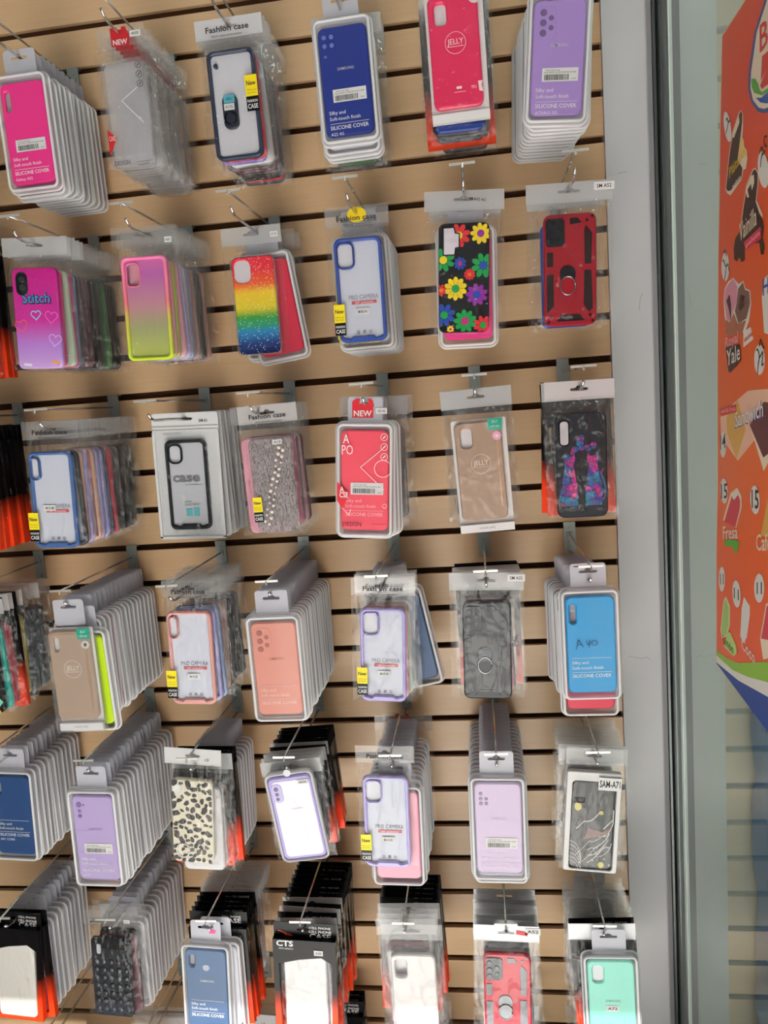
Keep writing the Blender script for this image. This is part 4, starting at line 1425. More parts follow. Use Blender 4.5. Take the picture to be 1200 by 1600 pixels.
# poster shapes on the glass plane, metres (distance from wall, height from the reference groove)
PB = [(-0.486, -0.218), (-0.4341, -0.22), (-0.3475, -0.2222), (-0.3432, -0.2625), (-0.335, -0.3312), (-0.3288, -0.4112), (-0.3197, -0.4936), (-0.3107, -0.6326), (-0.3026, -0.8168), (-0.2921, -0.9146), (-0.2841, -1.094), (-0.4946, -1.1034), (-0.5746, -1.107)]
PE = [
('poly', 'ice_cream', 'cream', 1, [(-0.3541, -0.4146), (-0.3621, -0.4216), (-0.3748, -0.4268), (-0.4177, -0.4183), (-0.4237, -0.4087), (-0.4323, -0.4101), (-0.4381, -0.3997), (-0.4369, -0.3901), (-0.4273, -0.3826), (-0.426, -0.3748), (-0.4204, -0.3702), (-0.4242, -0.3584), (-0.424, -0.3436), (-0.417, -0.337), (-0.4082, -0.3372), (-0.3836, -0.3528), (-0.3702, -0.3741)]),
('poly', 'ice_cream', 'choc', 2, [(-0.3574, -0.4144), (-0.3654, -0.4194), (-0.3766, -0.4212), (-0.4163, -0.417), (-0.4209, -0.406), (-0.4037, -0.3916), (-0.4131, -0.3707), (-0.4209, -0.3527), (-0.422, -0.3429), (-0.4164, -0.3382), (-0.4117, -0.3394), (-0.3849, -0.3581), (-0.3734, -0.375)]),
('poly', 'banana', 'banana', 2, [(-0.4038, -0.3888), (-0.4131, -0.3717), (-0.4204, -0.3711), (-0.4246, -0.3753), (-0.4258, -0.3831), (-0.4355, -0.3906), (-0.434, -0.3976), (-0.4242, -0.3901)]),
('poly', 'highlight', 'cream', 3, [(-0.411, -0.3419), (-0.4123, -0.3498), (-0.391, -0.3614), (-0.384, -0.3578), (-0.3867, -0.3519)]),
('text', 'lettering', 'yellow', 3, 'Plátano', (-0.3717, -0.4053), (-0.4298, -0.3939), 0.0125),
('text', 'lettering', 'white', 3, 'paleta', (-0.3838, -0.4219), (-0.4154, -0.417), 0.0062),
('poly', 'ice_cream', 'cream', 1, [(-0.4087, -0.4778), (-0.4227, -0.4491), (-0.4346, -0.4285), (-0.4569, -0.417), (-0.4649, -0.4178), (-0.4751, -0.4265), (-0.475, -0.4372), (-0.4681, -0.4553), (-0.4872, -0.476), (-0.4869, -0.4938)]),
('poly', 'ice_cream', 'choc', 2, [(-0.4116, -0.4784), (-0.4256, -0.4498), (-0.4374, -0.4301), (-0.4582, -0.4191), (-0.4648, -0.4196), (-0.4726, -0.4267), (-0.4724, -0.4365), (-0.4655, -0.4565), (-0.477, -0.4719), (-0.4871, -0.4804), (-0.492, -0.4913), (-0.488, -0.5031), (-0.4942, -0.5124), (-0.4903, -0.5216), (-0.4814, -0.52), (-0.4764, -0.5054), (-0.4272, -0.5008), (-0.4268, -0.5171), (-0.415, -0.518), (-0.4063, -0.5097), (-0.397, -0.514), (-0.3863, -0.5092), (-0.3851, -0.496), (-0.3917, -0.4842)]),
('poly', 'highlight', 'cream', 3, [(-0.4514, -0.4236), (-0.4608, -0.4244), (-0.4619, -0.4338), (-0.4537, -0.4408), (-0.4512, -0.4319), (-0.4387, -0.436), (-0.444, -0.4458), (-0.4371, -0.445), (-0.4316, -0.4352)]),
('text', 'lettering', 'cream', 4, 'Vainilla', (-0.4086, -0.4918), (-0.4695, -0.4829), 0.0217),
('poly', 'banner', 'crimson', 3, [(-0.4244, -0.4954), (-0.4819, -0.4883), (-0.483, -0.5021), (-0.4299, -0.5061)]),
('text', 'lettering', 'pink', 4, 'paleta', (-0.4317, -0.5032), (-0.4797, -0.4967), 0.0054),
('poly', 'ice_cream', 'white', 1, [(-0.3409, -0.5565), (-0.3459, -0.5412), (-0.3613, -0.5339), (-0.3824, -0.5319), (-0.4023, -0.5428), (-0.4203, -0.5414), (-0.4274, -0.5512), (-0.4444, -0.5564), (-0.4477, -0.5732), (-0.4393, -0.5926), (-0.4246, -0.6061), (-0.3555, -0.6006), (-0.3445, -0.5783)]),
('poly', 'ice_cream', 'pinkice', 2, [(-0.3443, -0.5569), (-0.3493, -0.5427), (-0.3645, -0.5365), (-0.3824, -0.5334), (-0.3976, -0.5452), (-0.3955, -0.5631), (-0.3794, -0.5756), (-0.366, -0.5867), (-0.3529, -0.5812)]),
('poly', 'ice_cream', 'brownice', 2, [(-0.3955, -0.5641), (-0.4006, -0.5486), (-0.4188, -0.5427), (-0.4259, -0.553), (-0.4415, -0.5575), (-0.4441, -0.5718), (-0.4308, -0.5889), (-0.4009, -0.592), (-0.3873, -0.5754)]),
('poly', 'cone', 'cone', 2, [(-0.3495, -0.582), (-0.366, -0.5878), (-0.3825, -0.5769), (-0.3978, -0.5928), (-0.4293, -0.5907), (-0.4157, -0.6054), (-0.3654, -0.6056), (-0.3488, -0.6)]),
('poly', 'swirl', 'choc', 3, [(-0.3537, -0.5581), (-0.3672, -0.5514), (-0.3733, -0.5656), (-0.371, -0.5861), (-0.3633, -0.5697)]),
('poly', 'swirl', 'choc', 3, [(-0.4015, -0.5718), (-0.411, -0.5569), (-0.4257, -0.5608), (-0.4196, -0.5709), (-0.4371, -0.5661), (-0.4104, -0.5778)]),
('poly', 'panel', 'choc', 3, [(-0.3481, -0.6183), (-0.4062, -0.6189), (-0.4102, -0.6395), (-0.367, -0.6545), (-0.3587, -0.6521)]),
('text', 'lettering', 'pink', 4, 'Royal', (-0.348, -0.6206), (-0.4002, -0.6156), 0.0137),
('text', 'lettering', 'white', 4, 'Yale', (-0.3526, -0.645), (-0.4069, -0.6381), 0.0206),
('poly', 'panel', 'white', 1, [(-0.4187, -0.6047), (-0.4448, -0.6004), (-0.4543, -0.6162), (-0.4182, -0.6242)]),
('text', 'lettering', 'redd', 3, 'doble', (-0.4219, -0.6179), (-0.4519, -0.6114), 0.0056),
('poly', 'panel', 'white', 1, [(-0.4832, -0.5689), (-0.4925, -0.5491), (-0.5013, -0.5468), (-0.5254, -0.5478), (-0.5249, -0.6187), (-0.4904, -0.6114)]),
('text', 'lettering', 'blue', 2, 'Helado', (-0.4869, -0.5681), (-0.5742, -0.5645), 0.019),
('poly', 'glow', 'paleorange', 1, [(-0.3917, -0.6909), (-0.4345, -0.6786), (-0.4997, -0.6772), (-0.5244, -0.6775), (-0.5238, -0.7553), (-0.4561, -0.7403), (-0.3925, -0.7718), (-0.3465, -0.7532), (-0.3219, -0.7478), (-0.3197, -0.7115)]),
('poly', 'biscuit', 'biscuit', 2, [(-0.3479, -0.7153), (-0.3949, -0.6909), (-0.4245, -0.7287), (-0.3877, -0.77), (-0.3505, -0.7374)]),
('poly', 'label', 'redd', 3, [(-0.3201, -0.7036), (-0.39, -0.6962), (-0.3896, -0.7068), (-0.3232, -0.7143)]),
('text', 'lettering', 'pink', 4, 'vainilla fresa', (-0.3248, -0.7101), (-0.3875, -0.7045), 0.0063),
('poly', 'biscuit', 'plum', 2, [(-0.4394, -0.722), (-0.4893, -0.6924), (-0.5243, -0.6949), (-0.5239, -0.7459), (-0.4857, -0.7601)]),
('poly', 'biscuit', 'cream', 1, [(-0.4394, -0.722), (-0.4858, -0.7543), (-0.524, -0.7272), (-0.5239, -0.7459), (-0.4868, -0.7767)]),
('text', 'lettering', 'blue', 3, 'Sandwich', (-0.3823, -0.7294), (-0.488, -0.7112), 0.0214),
('text', 'lettering', 'white', 4, 'Sandwich', (-0.3842, -0.7276), (-0.4869, -0.7096), 0.0197),
('poly', 'ice_cream', 'cream', 1, [(-0.3263, -0.8629), (-0.3613, -0.819), (-0.3898, -0.8083), (-0.4054, -0.8178), (-0.4066, -0.8327), (-0.3832, -0.8649)]),
('poly', 'ice_cream', 'strawb', 2, [(-0.3324, -0.8643), (-0.3663, -0.8228), (-0.3762, -0.8271), (-0.3912, -0.8174), (-0.4011, -0.8248), (-0.3986, -0.8371), (-0.38, -0.8643)]),
('poly', 'highlight', 'white', 2, [(-0.3687, -0.8203), (-0.388, -0.8134), (-0.3918, -0.8179), (-0.3779, -0.8263), (-0.3696, -0.8257)]),
('text', 'lettering', 'white', 3, 'Fresa', (-0.3263, -0.8907), (-0.39, -0.8779), 0.018),
('poly', 'leaf', 'green', 2, [(-0.3325, -0.89), (-0.3794, -0.8823), (-0.3957, -0.8826), (-0.3855, -0.8991), (-0.3738, -0.9003), (-0.3707, -0.8942), (-0.3339, -0.8991)]),
('poly', 'ice_cream', 'tan', 1, [(-0.4748, -0.8593), (-0.4981, -0.8117), (-0.5235, -0.7968), (-0.523, -0.8525)]),
('text', 'lettering', 'cream', 3, 'Café', (-0.4602, -0.8806), (-0.5098, -0.8707), 0.0207),
('poly', 'ice_cream', 'cream', 1, [(-0.308, -1.0318), (-0.3247, -0.9826), (-0.3357, -0.9736), (-0.3523, -0.9837), (-0.3514, -1.0115), (-0.3387, -1.0328), (-0.3141, -1.0442)]),
('poly', 'ice_cream', 'lime', 2, [(-0.312, -1.0306), (-0.3273, -0.9836), (-0.3355, -0.9771), (-0.3481, -0.9866), (-0.3462, -1.0131), (-0.3361, -1.0319), (-0.317, -1.0406)]),
('poly', 'leaf', 'lime2', 2, [(-0.3388, -1.0293), (-0.352, -1.0216), (-0.3791, -1.0351), (-0.3802, -1.0449), (-0.3661, -1.0541), (-0.3246, -1.0533)]),
('text', 'lettering', 'dkgreen', 3, 'Limón', (-0.32, -1.0485), (-0.366, -1.0505), 0.013),
('poly', 'ice_cream', 'white', 1, [(-0.3955, -1.0147), (-0.4023, -0.9731), (-0.4119, -0.9543), (-0.4341, -0.961), (-0.4338, -0.9738), (-0.4219, -1.0079), (-0.408, -1.0206)]),
('text', 'lettering', 'white', 3, 'Coco', (-0.4013, -1.0291), (-0.4528, -1.0345), 0.0156),
('poly', 'ice_cream', 'cream', 1, [(-0.4713, -0.9935), (-0.4919, -0.942), (-0.5503, -0.9176), (-0.5501, -0.988), (-0.4811, -1.0179)]),
('poly', 'ice_cream', 'strawb', 2, [(-0.4754, -0.9922), (-0.495, -0.9441), (-0.5503, -0.9218), (-0.5501, -0.9738)]),
('poly', 'band', 'green2', 1, [(-0.286, -1.0718), (-0.3348, -1.0676), (-0.3857, -1.0566), (-0.4323, -1.0396), (-0.4957, -1.0161), (-0.55, -0.9951), (-0.5499, -1.0281), (-0.4954, -1.0426), (-0.4229, -1.063), (-0.3604, -1.076), (-0.2856, -1.0802)]),
('poly', 'band', 'white', 1, [(-0.2856, -1.0802), (-0.3604, -1.076), (-0.4229, -1.063), (-0.4954, -1.0426), (-0.5499, -1.0281), (-0.5498, -1.0498), (-0.4951, -1.0618), (-0.385, -1.0824), (-0.2851, -1.0915)]),
('poly', 'band', 'navy', 1, [(-0.2851, -1.0915), (-0.385, -1.0824), (-0.4951, -1.0618), (-0.5498, -1.0498), (-0.5703, -1.1085), (-0.4946, -1.1084), (-0.2851, -1.0928)]),
('poly', 'price_circle', 'white', 2, [(-0.3801, -0.3444), (-0.3817, -0.352), (-0.3809, -0.3578), (-0.378, -0.3609), (-0.3733, -0.3608), (-0.3674, -0.3576), (-0.3614, -0.3516), (-0.356, -0.3437), (-0.3522, -0.3352), (-0.3506, -0.3274), (-0.3514, -0.3215), (-0.3545, -0.3184), (-0.3594, -0.3187), (-0.3653, -0.3221), (-0.3713, -0.3282), (-0.3765, -0.336)]),
('poly', 'price_circle', 'white', 2, [(-0.5075, -0.4319), (-0.508, -0.4397), (-0.5059, -0.4457), (-0.5016, -0.4489), (-0.4956, -0.4489), (-0.4887, -0.4456), (-0.4821, -0.4394), (-0.4768, -0.4313), (-0.4737, -0.4225), (-0.4732, -0.4145), (-0.4754, -0.4084), (-0.48, -0.4053), (-0.4862, -0.4056), (-0.493, -0.4092), (-0.4994, -0.4154), (-0.5045, -0.4234)]),
('poly', 'price_circle', 'white', 2, [(-0.3671, -0.5158), (-0.3656, -0.5227), (-0.3619, -0.5281), (-0.3564, -0.5314), (-0.35, -0.5319), (-0.3437, -0.5295), (-0.3383, -0.5246), (-0.3349, -0.5179), (-0.3339, -0.5104), (-0.3355, -0.5034), (-0.3394, -0.4979), (-0.345, -0.4948), (-0.3514, -0.4946), (-0.3577, -0.4971), (-0.3628, -0.502), (-0.3661, -0.5086)]),
('poly', 'price_circle', 'white', 2, [(-0.493, -0.6429), (-0.4916, -0.6497), (-0.4877, -0.6555), (-0.4819, -0.6592), (-0.475, -0.6605), (-0.468, -0.6588), (-0.4621, -0.6546), (-0.4582, -0.6484), (-0.4569, -0.6412), (-0.4584, -0.6342), (-0.4626, -0.6284), (-0.4686, -0.6248), (-0.4756, -0.6238), (-0.4824, -0.6257), (-0.4881, -0.6299), (-0.4918, -0.636)]),
('poly', 'price_circle', 'white', 2, [(-0.3458, -0.7532), (-0.3442, -0.7602), (-0.3406, -0.7663), (-0.3357, -0.7706), (-0.3301, -0.7724), (-0.3247, -0.7714), (-0.3203, -0.7678), (-0.3177, -0.762), (-0.3172, -0.755), (-0.3189, -0.7479), (-0.3226, -0.7417), (-0.3277, -0.7376), (-0.3332, -0.7359), (-0.3386, -0.7371), (-0.3428, -0.7407), (-0.3453, -0.7464)]),
('poly', 'price_circle', 'white', 2, [(-0.3504, -0.8176), (-0.3497, -0.8246), (-0.3466, -0.831), (-0.3414, -0.8356), (-0.335, -0.8379), (-0.3282, -0.8374), (-0.3222, -0.8342), (-0.3178, -0.8287), (-0.3159, -0.8218), (-0.3166, -0.8146), (-0.3199, -0.8082), (-0.3253, -0.8036), (-0.3318, -0.8015), (-0.3385, -0.8022), (-0.3444, -0.8055), (-0.3485, -0.8109)]),
('poly', 'price_circle', 'white', 2, [(-0.4736, -0.8138), (-0.4731, -0.8208), (-0.4701, -0.8271), (-0.4651, -0.8318), (-0.4588, -0.8342), (-0.4521, -0.8338), (-0.4461, -0.8307), (-0.4417, -0.8252), (-0.4396, -0.8183), (-0.4402, -0.8111), (-0.4434, -0.8047), (-0.4486, -0.8), (-0.455, -0.7979), (-0.4616, -0.7985), (-0.4674, -0.8017), (-0.4716, -0.8071)]),
('poly', 'price_circle', 'white', 2, [(-0.3327, -0.949), (-0.3314, -0.9564), (-0.3279, -0.9633), (-0.3229, -0.9687), (-0.3171, -0.9716), (-0.3114, -0.9716), (-0.3066, -0.9687), (-0.3035, -0.9633), (-0.3026, -0.9562), (-0.3041, -0.9486), (-0.3077, -0.9416), (-0.3128, -0.9363), (-0.3187, -0.9336), (-0.3243, -0.9337), (-0.329, -0.9367), (-0.3319, -0.9421)]),
('poly', 'price_circle', 'white', 2, [(-0.399, -0.9536), (-0.3987, -0.9611), (-0.396, -0.9681), (-0.3912, -0.9737), (-0.385, -0.9769), (-0.3783, -0.9773), (-0.3722, -0.9747), (-0.3676, -0.9695), (-0.3653, -0.9624), (-0.3656, -0.9547), (-0.3685, -0.9475), (-0.3735, -0.942), (-0.3798, -0.939), (-0.3864, -0.9389), (-0.3924, -0.9416), (-0.3968, -0.9468)]),
('poly', 'price_circle', 'white', 2, [(-0.4872, -0.9232), (-0.4858, -0.9308), (-0.4819, -0.938), (-0.4761, -0.9437), (-0.4693, -0.947), (-0.4623, -0.9475), (-0.4564, -0.9448), (-0.4525, -0.9395), (-0.4513, -0.9323), (-0.4528, -0.9245), (-0.457, -0.9172), (-0.463, -0.9115), (-0.4699, -0.9085), (-0.4767, -0.9083), (-0.4823, -0.9111), (-0.486, -0.9163)]),
('stroke', 'handwriting', 'black', 3, [(-0.3606, -0.3307), (-0.3655, -0.3289), (-0.37, -0.3353), (-0.3764, -0.335)]),
('stroke', 'handwriting', 'black', 3, [(-0.3716, -0.3349), (-0.365, -0.3419), (-0.36, -0.3462)]),
('stroke', 'handwriting', 'black', 3, [(-0.4793, -0.4064), (-0.4857, -0.4013), (-0.4894, -0.4059), (-0.4881, -0.4107), (-0.498, -0.4085)]),
('stroke', 'handwriting', 'black', 3, [(-0.4894, -0.4102), (-0.4843, -0.4149), (-0.4829, -0.4224)]),
('stroke', 'handwriting', 'black', 3, [(-0.5031, -0.3945), (-0.4946, -0.3936), (-0.4945, -0.4005), (-0.5029, -0.4056)]),
('stroke', 'handwriting', 'black', 3, [(-0.3405, -0.5046), (-0.344, -0.5031), (-0.3537, -0.513), (-0.3621, -0.5113), (-0.3667, -0.5213)]),
('stroke', 'handwriting', 'black', 3, [(-0.3554, -0.5133), (-0.3518, -0.5211), (-0.3463, -0.5307)]),
('stroke', 'handwriting', 'black', 3, [(-0.3444, -0.4937), (-0.3512, -0.4918), (-0.3559, -0.4999)]),
('stroke', 'handwriting', 'black', 3, [(-0.465, -0.6304), (-0.4704, -0.6298), (-0.4756, -0.6387), (-0.4714, -0.648), (-0.4686, -0.6595)]),
('stroke', 'handwriting', 'black', 3, [(-0.4742, -0.6405), (-0.4809, -0.637), (-0.4875, -0.6336), (-0.4834, -0.6485), (-0.4899, -0.6469)]),
('stroke', 'handwriting', 'black', 3, [(-0.4758, -0.6263), (-0.4799, -0.6181), (-0.4863, -0.627), (-0.4927, -0.6293)]),
('text', 'handwriting', 'black', 3, '14', (-0.3198, -0.7622), (-0.3429, -0.757), 0.0202),
('text', 'handwriting', 'black', 3, '15', (-0.3198, -0.8325), (-0.3486, -0.8278), 0.0206),
('text', 'handwriting', 'black', 3, '15', (-0.4452, -0.8275), (-0.4701, -0.8256), 0.0232),
('text', 'handwriting', 'black', 3, '11', (-0.31, -0.9622), (-0.3266, -0.9581), 0.0157),
('text', 'handwriting', 'black', 3, '11', (-0.3714, -0.9664), (-0.3927, -0.9643), 0.0149),
('text', 'handwriting', 'black', 3, '11', (-0.4615, -0.9373), (-0.4794, -0.9326), 0.0152),
('poly', 'logo_border', 'navy2', 1, [(-0.5709, -0.2424), (-0.5323, -0.2348), (-0.4972, -0.2497), (-0.465, -0.2687), (-0.4453, -0.3039), (-0.4427, -0.3208), (-0.4531, -0.341), (-0.4737, -0.3582), (-0.4937, -0.3671), (-0.5313, -0.3754), (-0.5741, -0.3654)]),
('poly', 'logo_field', 'cream', 2, [(-0.5709, -0.2471), (-0.5357, -0.2428), (-0.5048, -0.2533), (-0.4732, -0.2723), (-0.4538, -0.3073), (-0.4513, -0.324), (-0.4595, -0.3405), (-0.4779, -0.3554), (-0.4938, -0.3623), (-0.5259, -0.3696), (-0.5676, -0.3598)]),
('poly', 'logo_wave', 'green', 3, [(-0.4549, -0.316), (-0.4667, -0.3196), (-0.4768, -0.3295), (-0.4829, -0.3387), (-0.4891, -0.3427), (-0.5037, -0.3447), (-0.527, -0.3484), (-0.5269, -0.3566), (-0.5036, -0.3481), (-0.489, -0.3461), (-0.4638, -0.3343), (-0.4561, -0.3253)]),
('poly', 'logo_wave', 'blue', 3, [(-0.4689, -0.3414), (-0.4865, -0.3478), (-0.5036, -0.3489), (-0.5269, -0.3533), (-0.5268, -0.3648), (-0.5035, -0.3598), (-0.484, -0.352)]),
('poly', 'logo_wave', 'redd', 3, [(-0.4896, -0.3047), (-0.5041, -0.3064), (-0.5273, -0.3087), (-0.527, -0.3444), (-0.5037, -0.3405), (-0.4891, -0.3393), (-0.483, -0.3336), (-0.5039, -0.3238), (-0.4856, -0.3294)]),
('text', 'logo_letter', 'redd', 3, 'Bon', (-0.4828, -0.2982), (-0.5577, -0.3029), 0.0283),
]
# ------------------------------------------------------------------ hooks and stacks
BOXN = dict(w='whitish frosted', m='dark magenta', l='lime green', p='pink', t='teal', u='purple', r='red', n='navy blue', y='yellow', k='black', g='pale green', c='coral', b='royal blue', f='pale pink')
HEX = dict(w='#c9c9d4', m='#a81c66', l='#b8d820', p='#e8408c', t='#1f9a90', u='#7e6cc0', r='#c8324a', n='#2c4a72', y='#e0d04a', k='#1a1a1e', g='#c4d8c0', c='#d98678', b='#27408f',
           o='#e8b49a', v='#a9a4dc', s='#8fa0cc', d='#30323a', e='#5a2c3c', f='#e09aae', x='#55606c', h='#4c7a4a', a='#b98a80', i='#e6e4e8')
BAGN = dict(w='pale clear', m='magenta', l='lime', p='pink', t='teal', u='purple', r='red', n='navy blue', y='yellow', k='black', g='pale green', c='coral', b='blue', o='peach', v='lavender', s='slate blue', d='dark grey',
            e='maroon', f='dusty pink', x='grey', h='green', a='rose gold', i='white')
ORD = 'first second third fourth fifth sixth seventh eighth ninth tenth eleventh twelfth thirteenth fourteenth fifteenth sixteenth seventeenth eighteenth nineteenth twentieth'.split()
PB_, PG_ = 0.0158, 0.0140


def stack(row, c, d0, name, front, label, roll=0.0, behind='', first=None, fdz=0.0, pitch=None, dx=0.0, dz=0.0, lean=0.0, dstop=0.012, hooked=True, drift=0.0, follow=0.0, fdx=0.0, tilt=None, bscale=None):
    """front package at depth d0, then the packages behind it towards the wall.
    behind: tokens like 'Bw*8' (boxed, colour w), 'Gk*3' (bag), 'Wk' (white-head bag), 'Ko*4' (black/orange bag), 'Cw' (clear case bag), 'Uo' (bumper bag), 'Nw' (NEW bag), 'Sk' (silver head), 'Fp' (printed head)"""
    if hooked:
        hook(row, c, name)
    d = d0
    grp = 'cases behind ' + name
    if front:
        r = front()
        place(r, row, c, d, roll, dx, dz)
        tag(r, label, 'phone case')
        d -= PB_ if r.name.startswith('boxed') else PG_
    toks = []
    for t in behind.split():
        k, _, n = t.partition('*')
        toks += [k] * int(n or 1)
    rj = random.Random(row * 31 + c)
    cnt = {}
    for k in toks:
        cnt[k] = cnt.get(k, 0) + 1
    done = 0
    for k in toks:
        if d < dstop:
            break
        kind, col = k[0], k[1]
        hx = HEX[col]
        if kind == 'B':
            r = box_pack(hx, 'solid')
            st, jr = pitch or PB_, 0.9
        else:
            st, jr = pitch or PG_, 2.2
            if kind == 'K':
                r = bag_pack(hx, 'blackorange', w=0.110)
            elif kind == 'C':
                r = bag_pack(hx, 'clear', 'clear', 0.112)
            elif kind == 'U':
                r = bag_pack(hx, 'fashion', 'bumper', 0.104)
            elif kind == 'Z':
                r = zip_plain(hx)
            elif kind == 'N':
                r = new_bag()
            elif kind == 'W':
                r = bag_pack(hx, 'white', w=0.114)
            elif kind == 'S':
                r = bag_pack(hx, 'silver', w=0.112)
            elif kind == 'F':
                r = bag_pack(hx, 'fashion', w=0.106)
            else:
                r = bag_pack(hx, 'clear', w=0.108)
        done += 1
        rl = roll * 0.5 + rj.uniform(-jr, jr)
        ex = 0.0
        if first and done == 1:
            rl = first
        tx, tz = follow * dx, follow * dz
        if done == 1:
            tx, tz = tx + fdx, tz + fdz
        if tilt and done in tilt:
            rl, ex, ez = tilt[done]
            tx, tz = tx + ex, tz + ez
        place(r, row, c, d, rl, rj.uniform(-0.0012, 0.0012) + drift * done + tx, rj.uniform(-0.0006, 0.0006) + tz)
        if bscale and kind != 'B':
            r.scale = bscale
        word = {'B': BOXN.get(col, 'pale') + ' boxed case', 'K': 'black orange bag', 'C': 'clear bagged case', 'U': BAGN[col] + ' rimmed bagged case', 'N': 'clear red-tagged bag',
                'W': BAGN[col] + ' white-topped bag', 'S': BAGN[col] + ' silver-topped bag', 'F': BAGN[col] + ' printed-top bag', 'G': BAGN[col] + ' bagged case', 'Z': 'white zip bag'}[kind]
        tag(r, '%s, %s one behind %s' % (word, ORD[done - 1], name), 'phone case', grp)
        d -= st


S = stack
# top row
S(0, 0, 0.20, 'the topmost black and orange bags', lambda: cell_case('#2a2a2e', cts=False), 'black zip bag with orange foot on the topmost hook farthest from the pillar', 2, 'Kd*4', dx=0.025, follow=1)
S(0, 1, 0.185, 'the hot pink silicone box', lambda: box_pack('#e8338a', 'slot', True, text=0.70, model='Galaxy A02', stick=0.62, logo=False), 'hot pink silicone case in frosted box with barcode sticker', -0.5, 'Bm Bw*3 Bm Bw*3 Bl Bp Bw*6', fdz=-0.008)
S(0, 2, 0.210, 'the clear case bag with red NEW tag', lambda: new_bag(True), 'clear case in crinkled bag with red NEW tag, topmost hook', -0.5, 'Nw*13')
S(0, 3, 0.190, 'the navy ring-stand bumper case', ring_bumper, 'clear case with navy bumper and ring stand in bag', -0.5, 'Wr Wu Wi Gd Ge*2 Gk*3 Gr Gx')
S(0, 4, 0.190, 'the royal blue silicone box', lambda: box_pack('#1d3288', 'quad', True, text=0.735, model='A22 4G', stick=0.63, lensm=mat('#6172b4', 0.3)), 'royal blue silicone case in frosted box with white barcode sticker', -0.8, 'Bw*2 Wx Wh Wn Wh*2 Gx Ch', dz=0.014)
S(0, 5, 0.200, 'the crimson jelly case pack', lambda: jelly_pack('#e02a5c', 'rect'), 'crimson pink jelly case on white card in bag', -0.8, 'Gb Gk Gx*2 Kd Gx*2 Gd', dz=0.030)
S(0, 6, 0.205, 'the purple five-lens silicone box', lambda: box_pack('#a184c8', 'five', True, text=0.73, model='A73/A53 5G', stick=0.645, lensm=mat('#6d5a86', 0.2)), 'purple silicone case with five lens holes in frosted box, by the pillar', 5.2, 'Bw*3 Br Bw*3 Bk Bw*3', drift=-0.0015)
# second row
S(4, 0, 0.20, 'the dark bags on second hook row', lambda: cell_case('#2a2a2e', cts=False), 'dark zip bag with orange foot on the second hook row', 3, 'Kk*2 Gd Kd*3', dx=0.030, follow=1)
S(4, 1, 0.215, 'the magenta heart-print case', heart_case, 'magenta and lavender case with printed word and outlined hearts', 3.5, 'Wp Wg Wp Ws Gd Ge*2 Gk*2 Gx Gh Gd*3')
S(4, 2, 0.210, 'the pink to lime clear case', gradient_case, 'clear case fading from pink through mauve to lime', 2.0, 'Gf Gl Gf Gv Gi Gs Gv Ga Gk*2 Ga Gf')
S(4, 3, 0.130, 'the rainbow glitter case', rainbow_case, 'rainbow striped glitter case in white-topped bag', 0.3, 'Br Bp Gf Bw Gf Gk', first=-7, fdz=-0.006, dx=-0.012)
S(4, 4, 0.190, 'the blue-rimmed case with yellow header', lambda: pro_pack('#3d55a4', SQ, 'SM A52 4G', 0.104, yellow=True), 'blue-rimmed clear case under a header with yellow blob', 0.5, 'Uy Bw*9')
S(4, 5, 0.210, 'the daisy print case', flower_case, 'black case printed with bright daisies in white-topped bag', 3.5, 'Bp Wx Gi Wf', fdz=-0.012)
S(4, 6, 0.190, 'the red armour case', lambda: armor_case('#981a29', '#241819', 'white', 0.132), 'red armour case with ring stand in white-topped bag', 1.8, 'Wb Wx Wb', fdx=-0.007, fdz=-0.006)
# third row
S(8, 0, 0.22, 'the black foil bags on third hook row', lambda: cell_case('#1d1d20', cts=False), 'black foil bag with orange edge, front of the third hook row', 3, 'Kk*3 Kd*4', dx=0.022, follow=1)
S(8, 1, 0.245, 'the slate blue case with slim lens ring', lambda: pro_pack('#47659c', OV, 'SM A2 SM', 0.100, onword=True), 'slate blue rimmed clear case with slim lens ring in crumpled bag', 2.6, 'Ud Uo Uv Uf Uo Uv Uv Un Ur Ur Gd Gx Gk*4', pitch=0.0135)
S(8, 2, 0.120, 'the black bumper case in zip bag', zip_bag, 'black bumper case in white zip bag', 1.8, 'Zi*6', pitch=0.0175)
S(8, 3, 0.230, 'the pearl-studded case', pearl_case, 'clear glitter case with a line of pearls', -1.2, 'Ff Ff Fp Fx Ff Fp Fe Ff Fe*2', dx=0.014)
S(8, 4, 0.250, 'the coral box with red NEW tag', apo_box, 'coral case in clear box with red NEW tag and white line print', 4.6, 'Br Bw Gx Ck Gk Cw Gx Ck Gd Gx', drift=0.001)
S(8, 5, 0.210, 'the bronze jelly case with flower charm', lambda: jelly_pack('#a48a78', 'rect', 'pink', accent='#efe0d4'), 'bronze jelly case with pink flower mark on white card in bag', -2, 'Wk Wi Gx Wf')
S(8, 6, 0.220, 'the black glitter cat case', cat_case, 'black case with two glittering cats', 0.8, 'Wf Wk Gx Kd Kk')
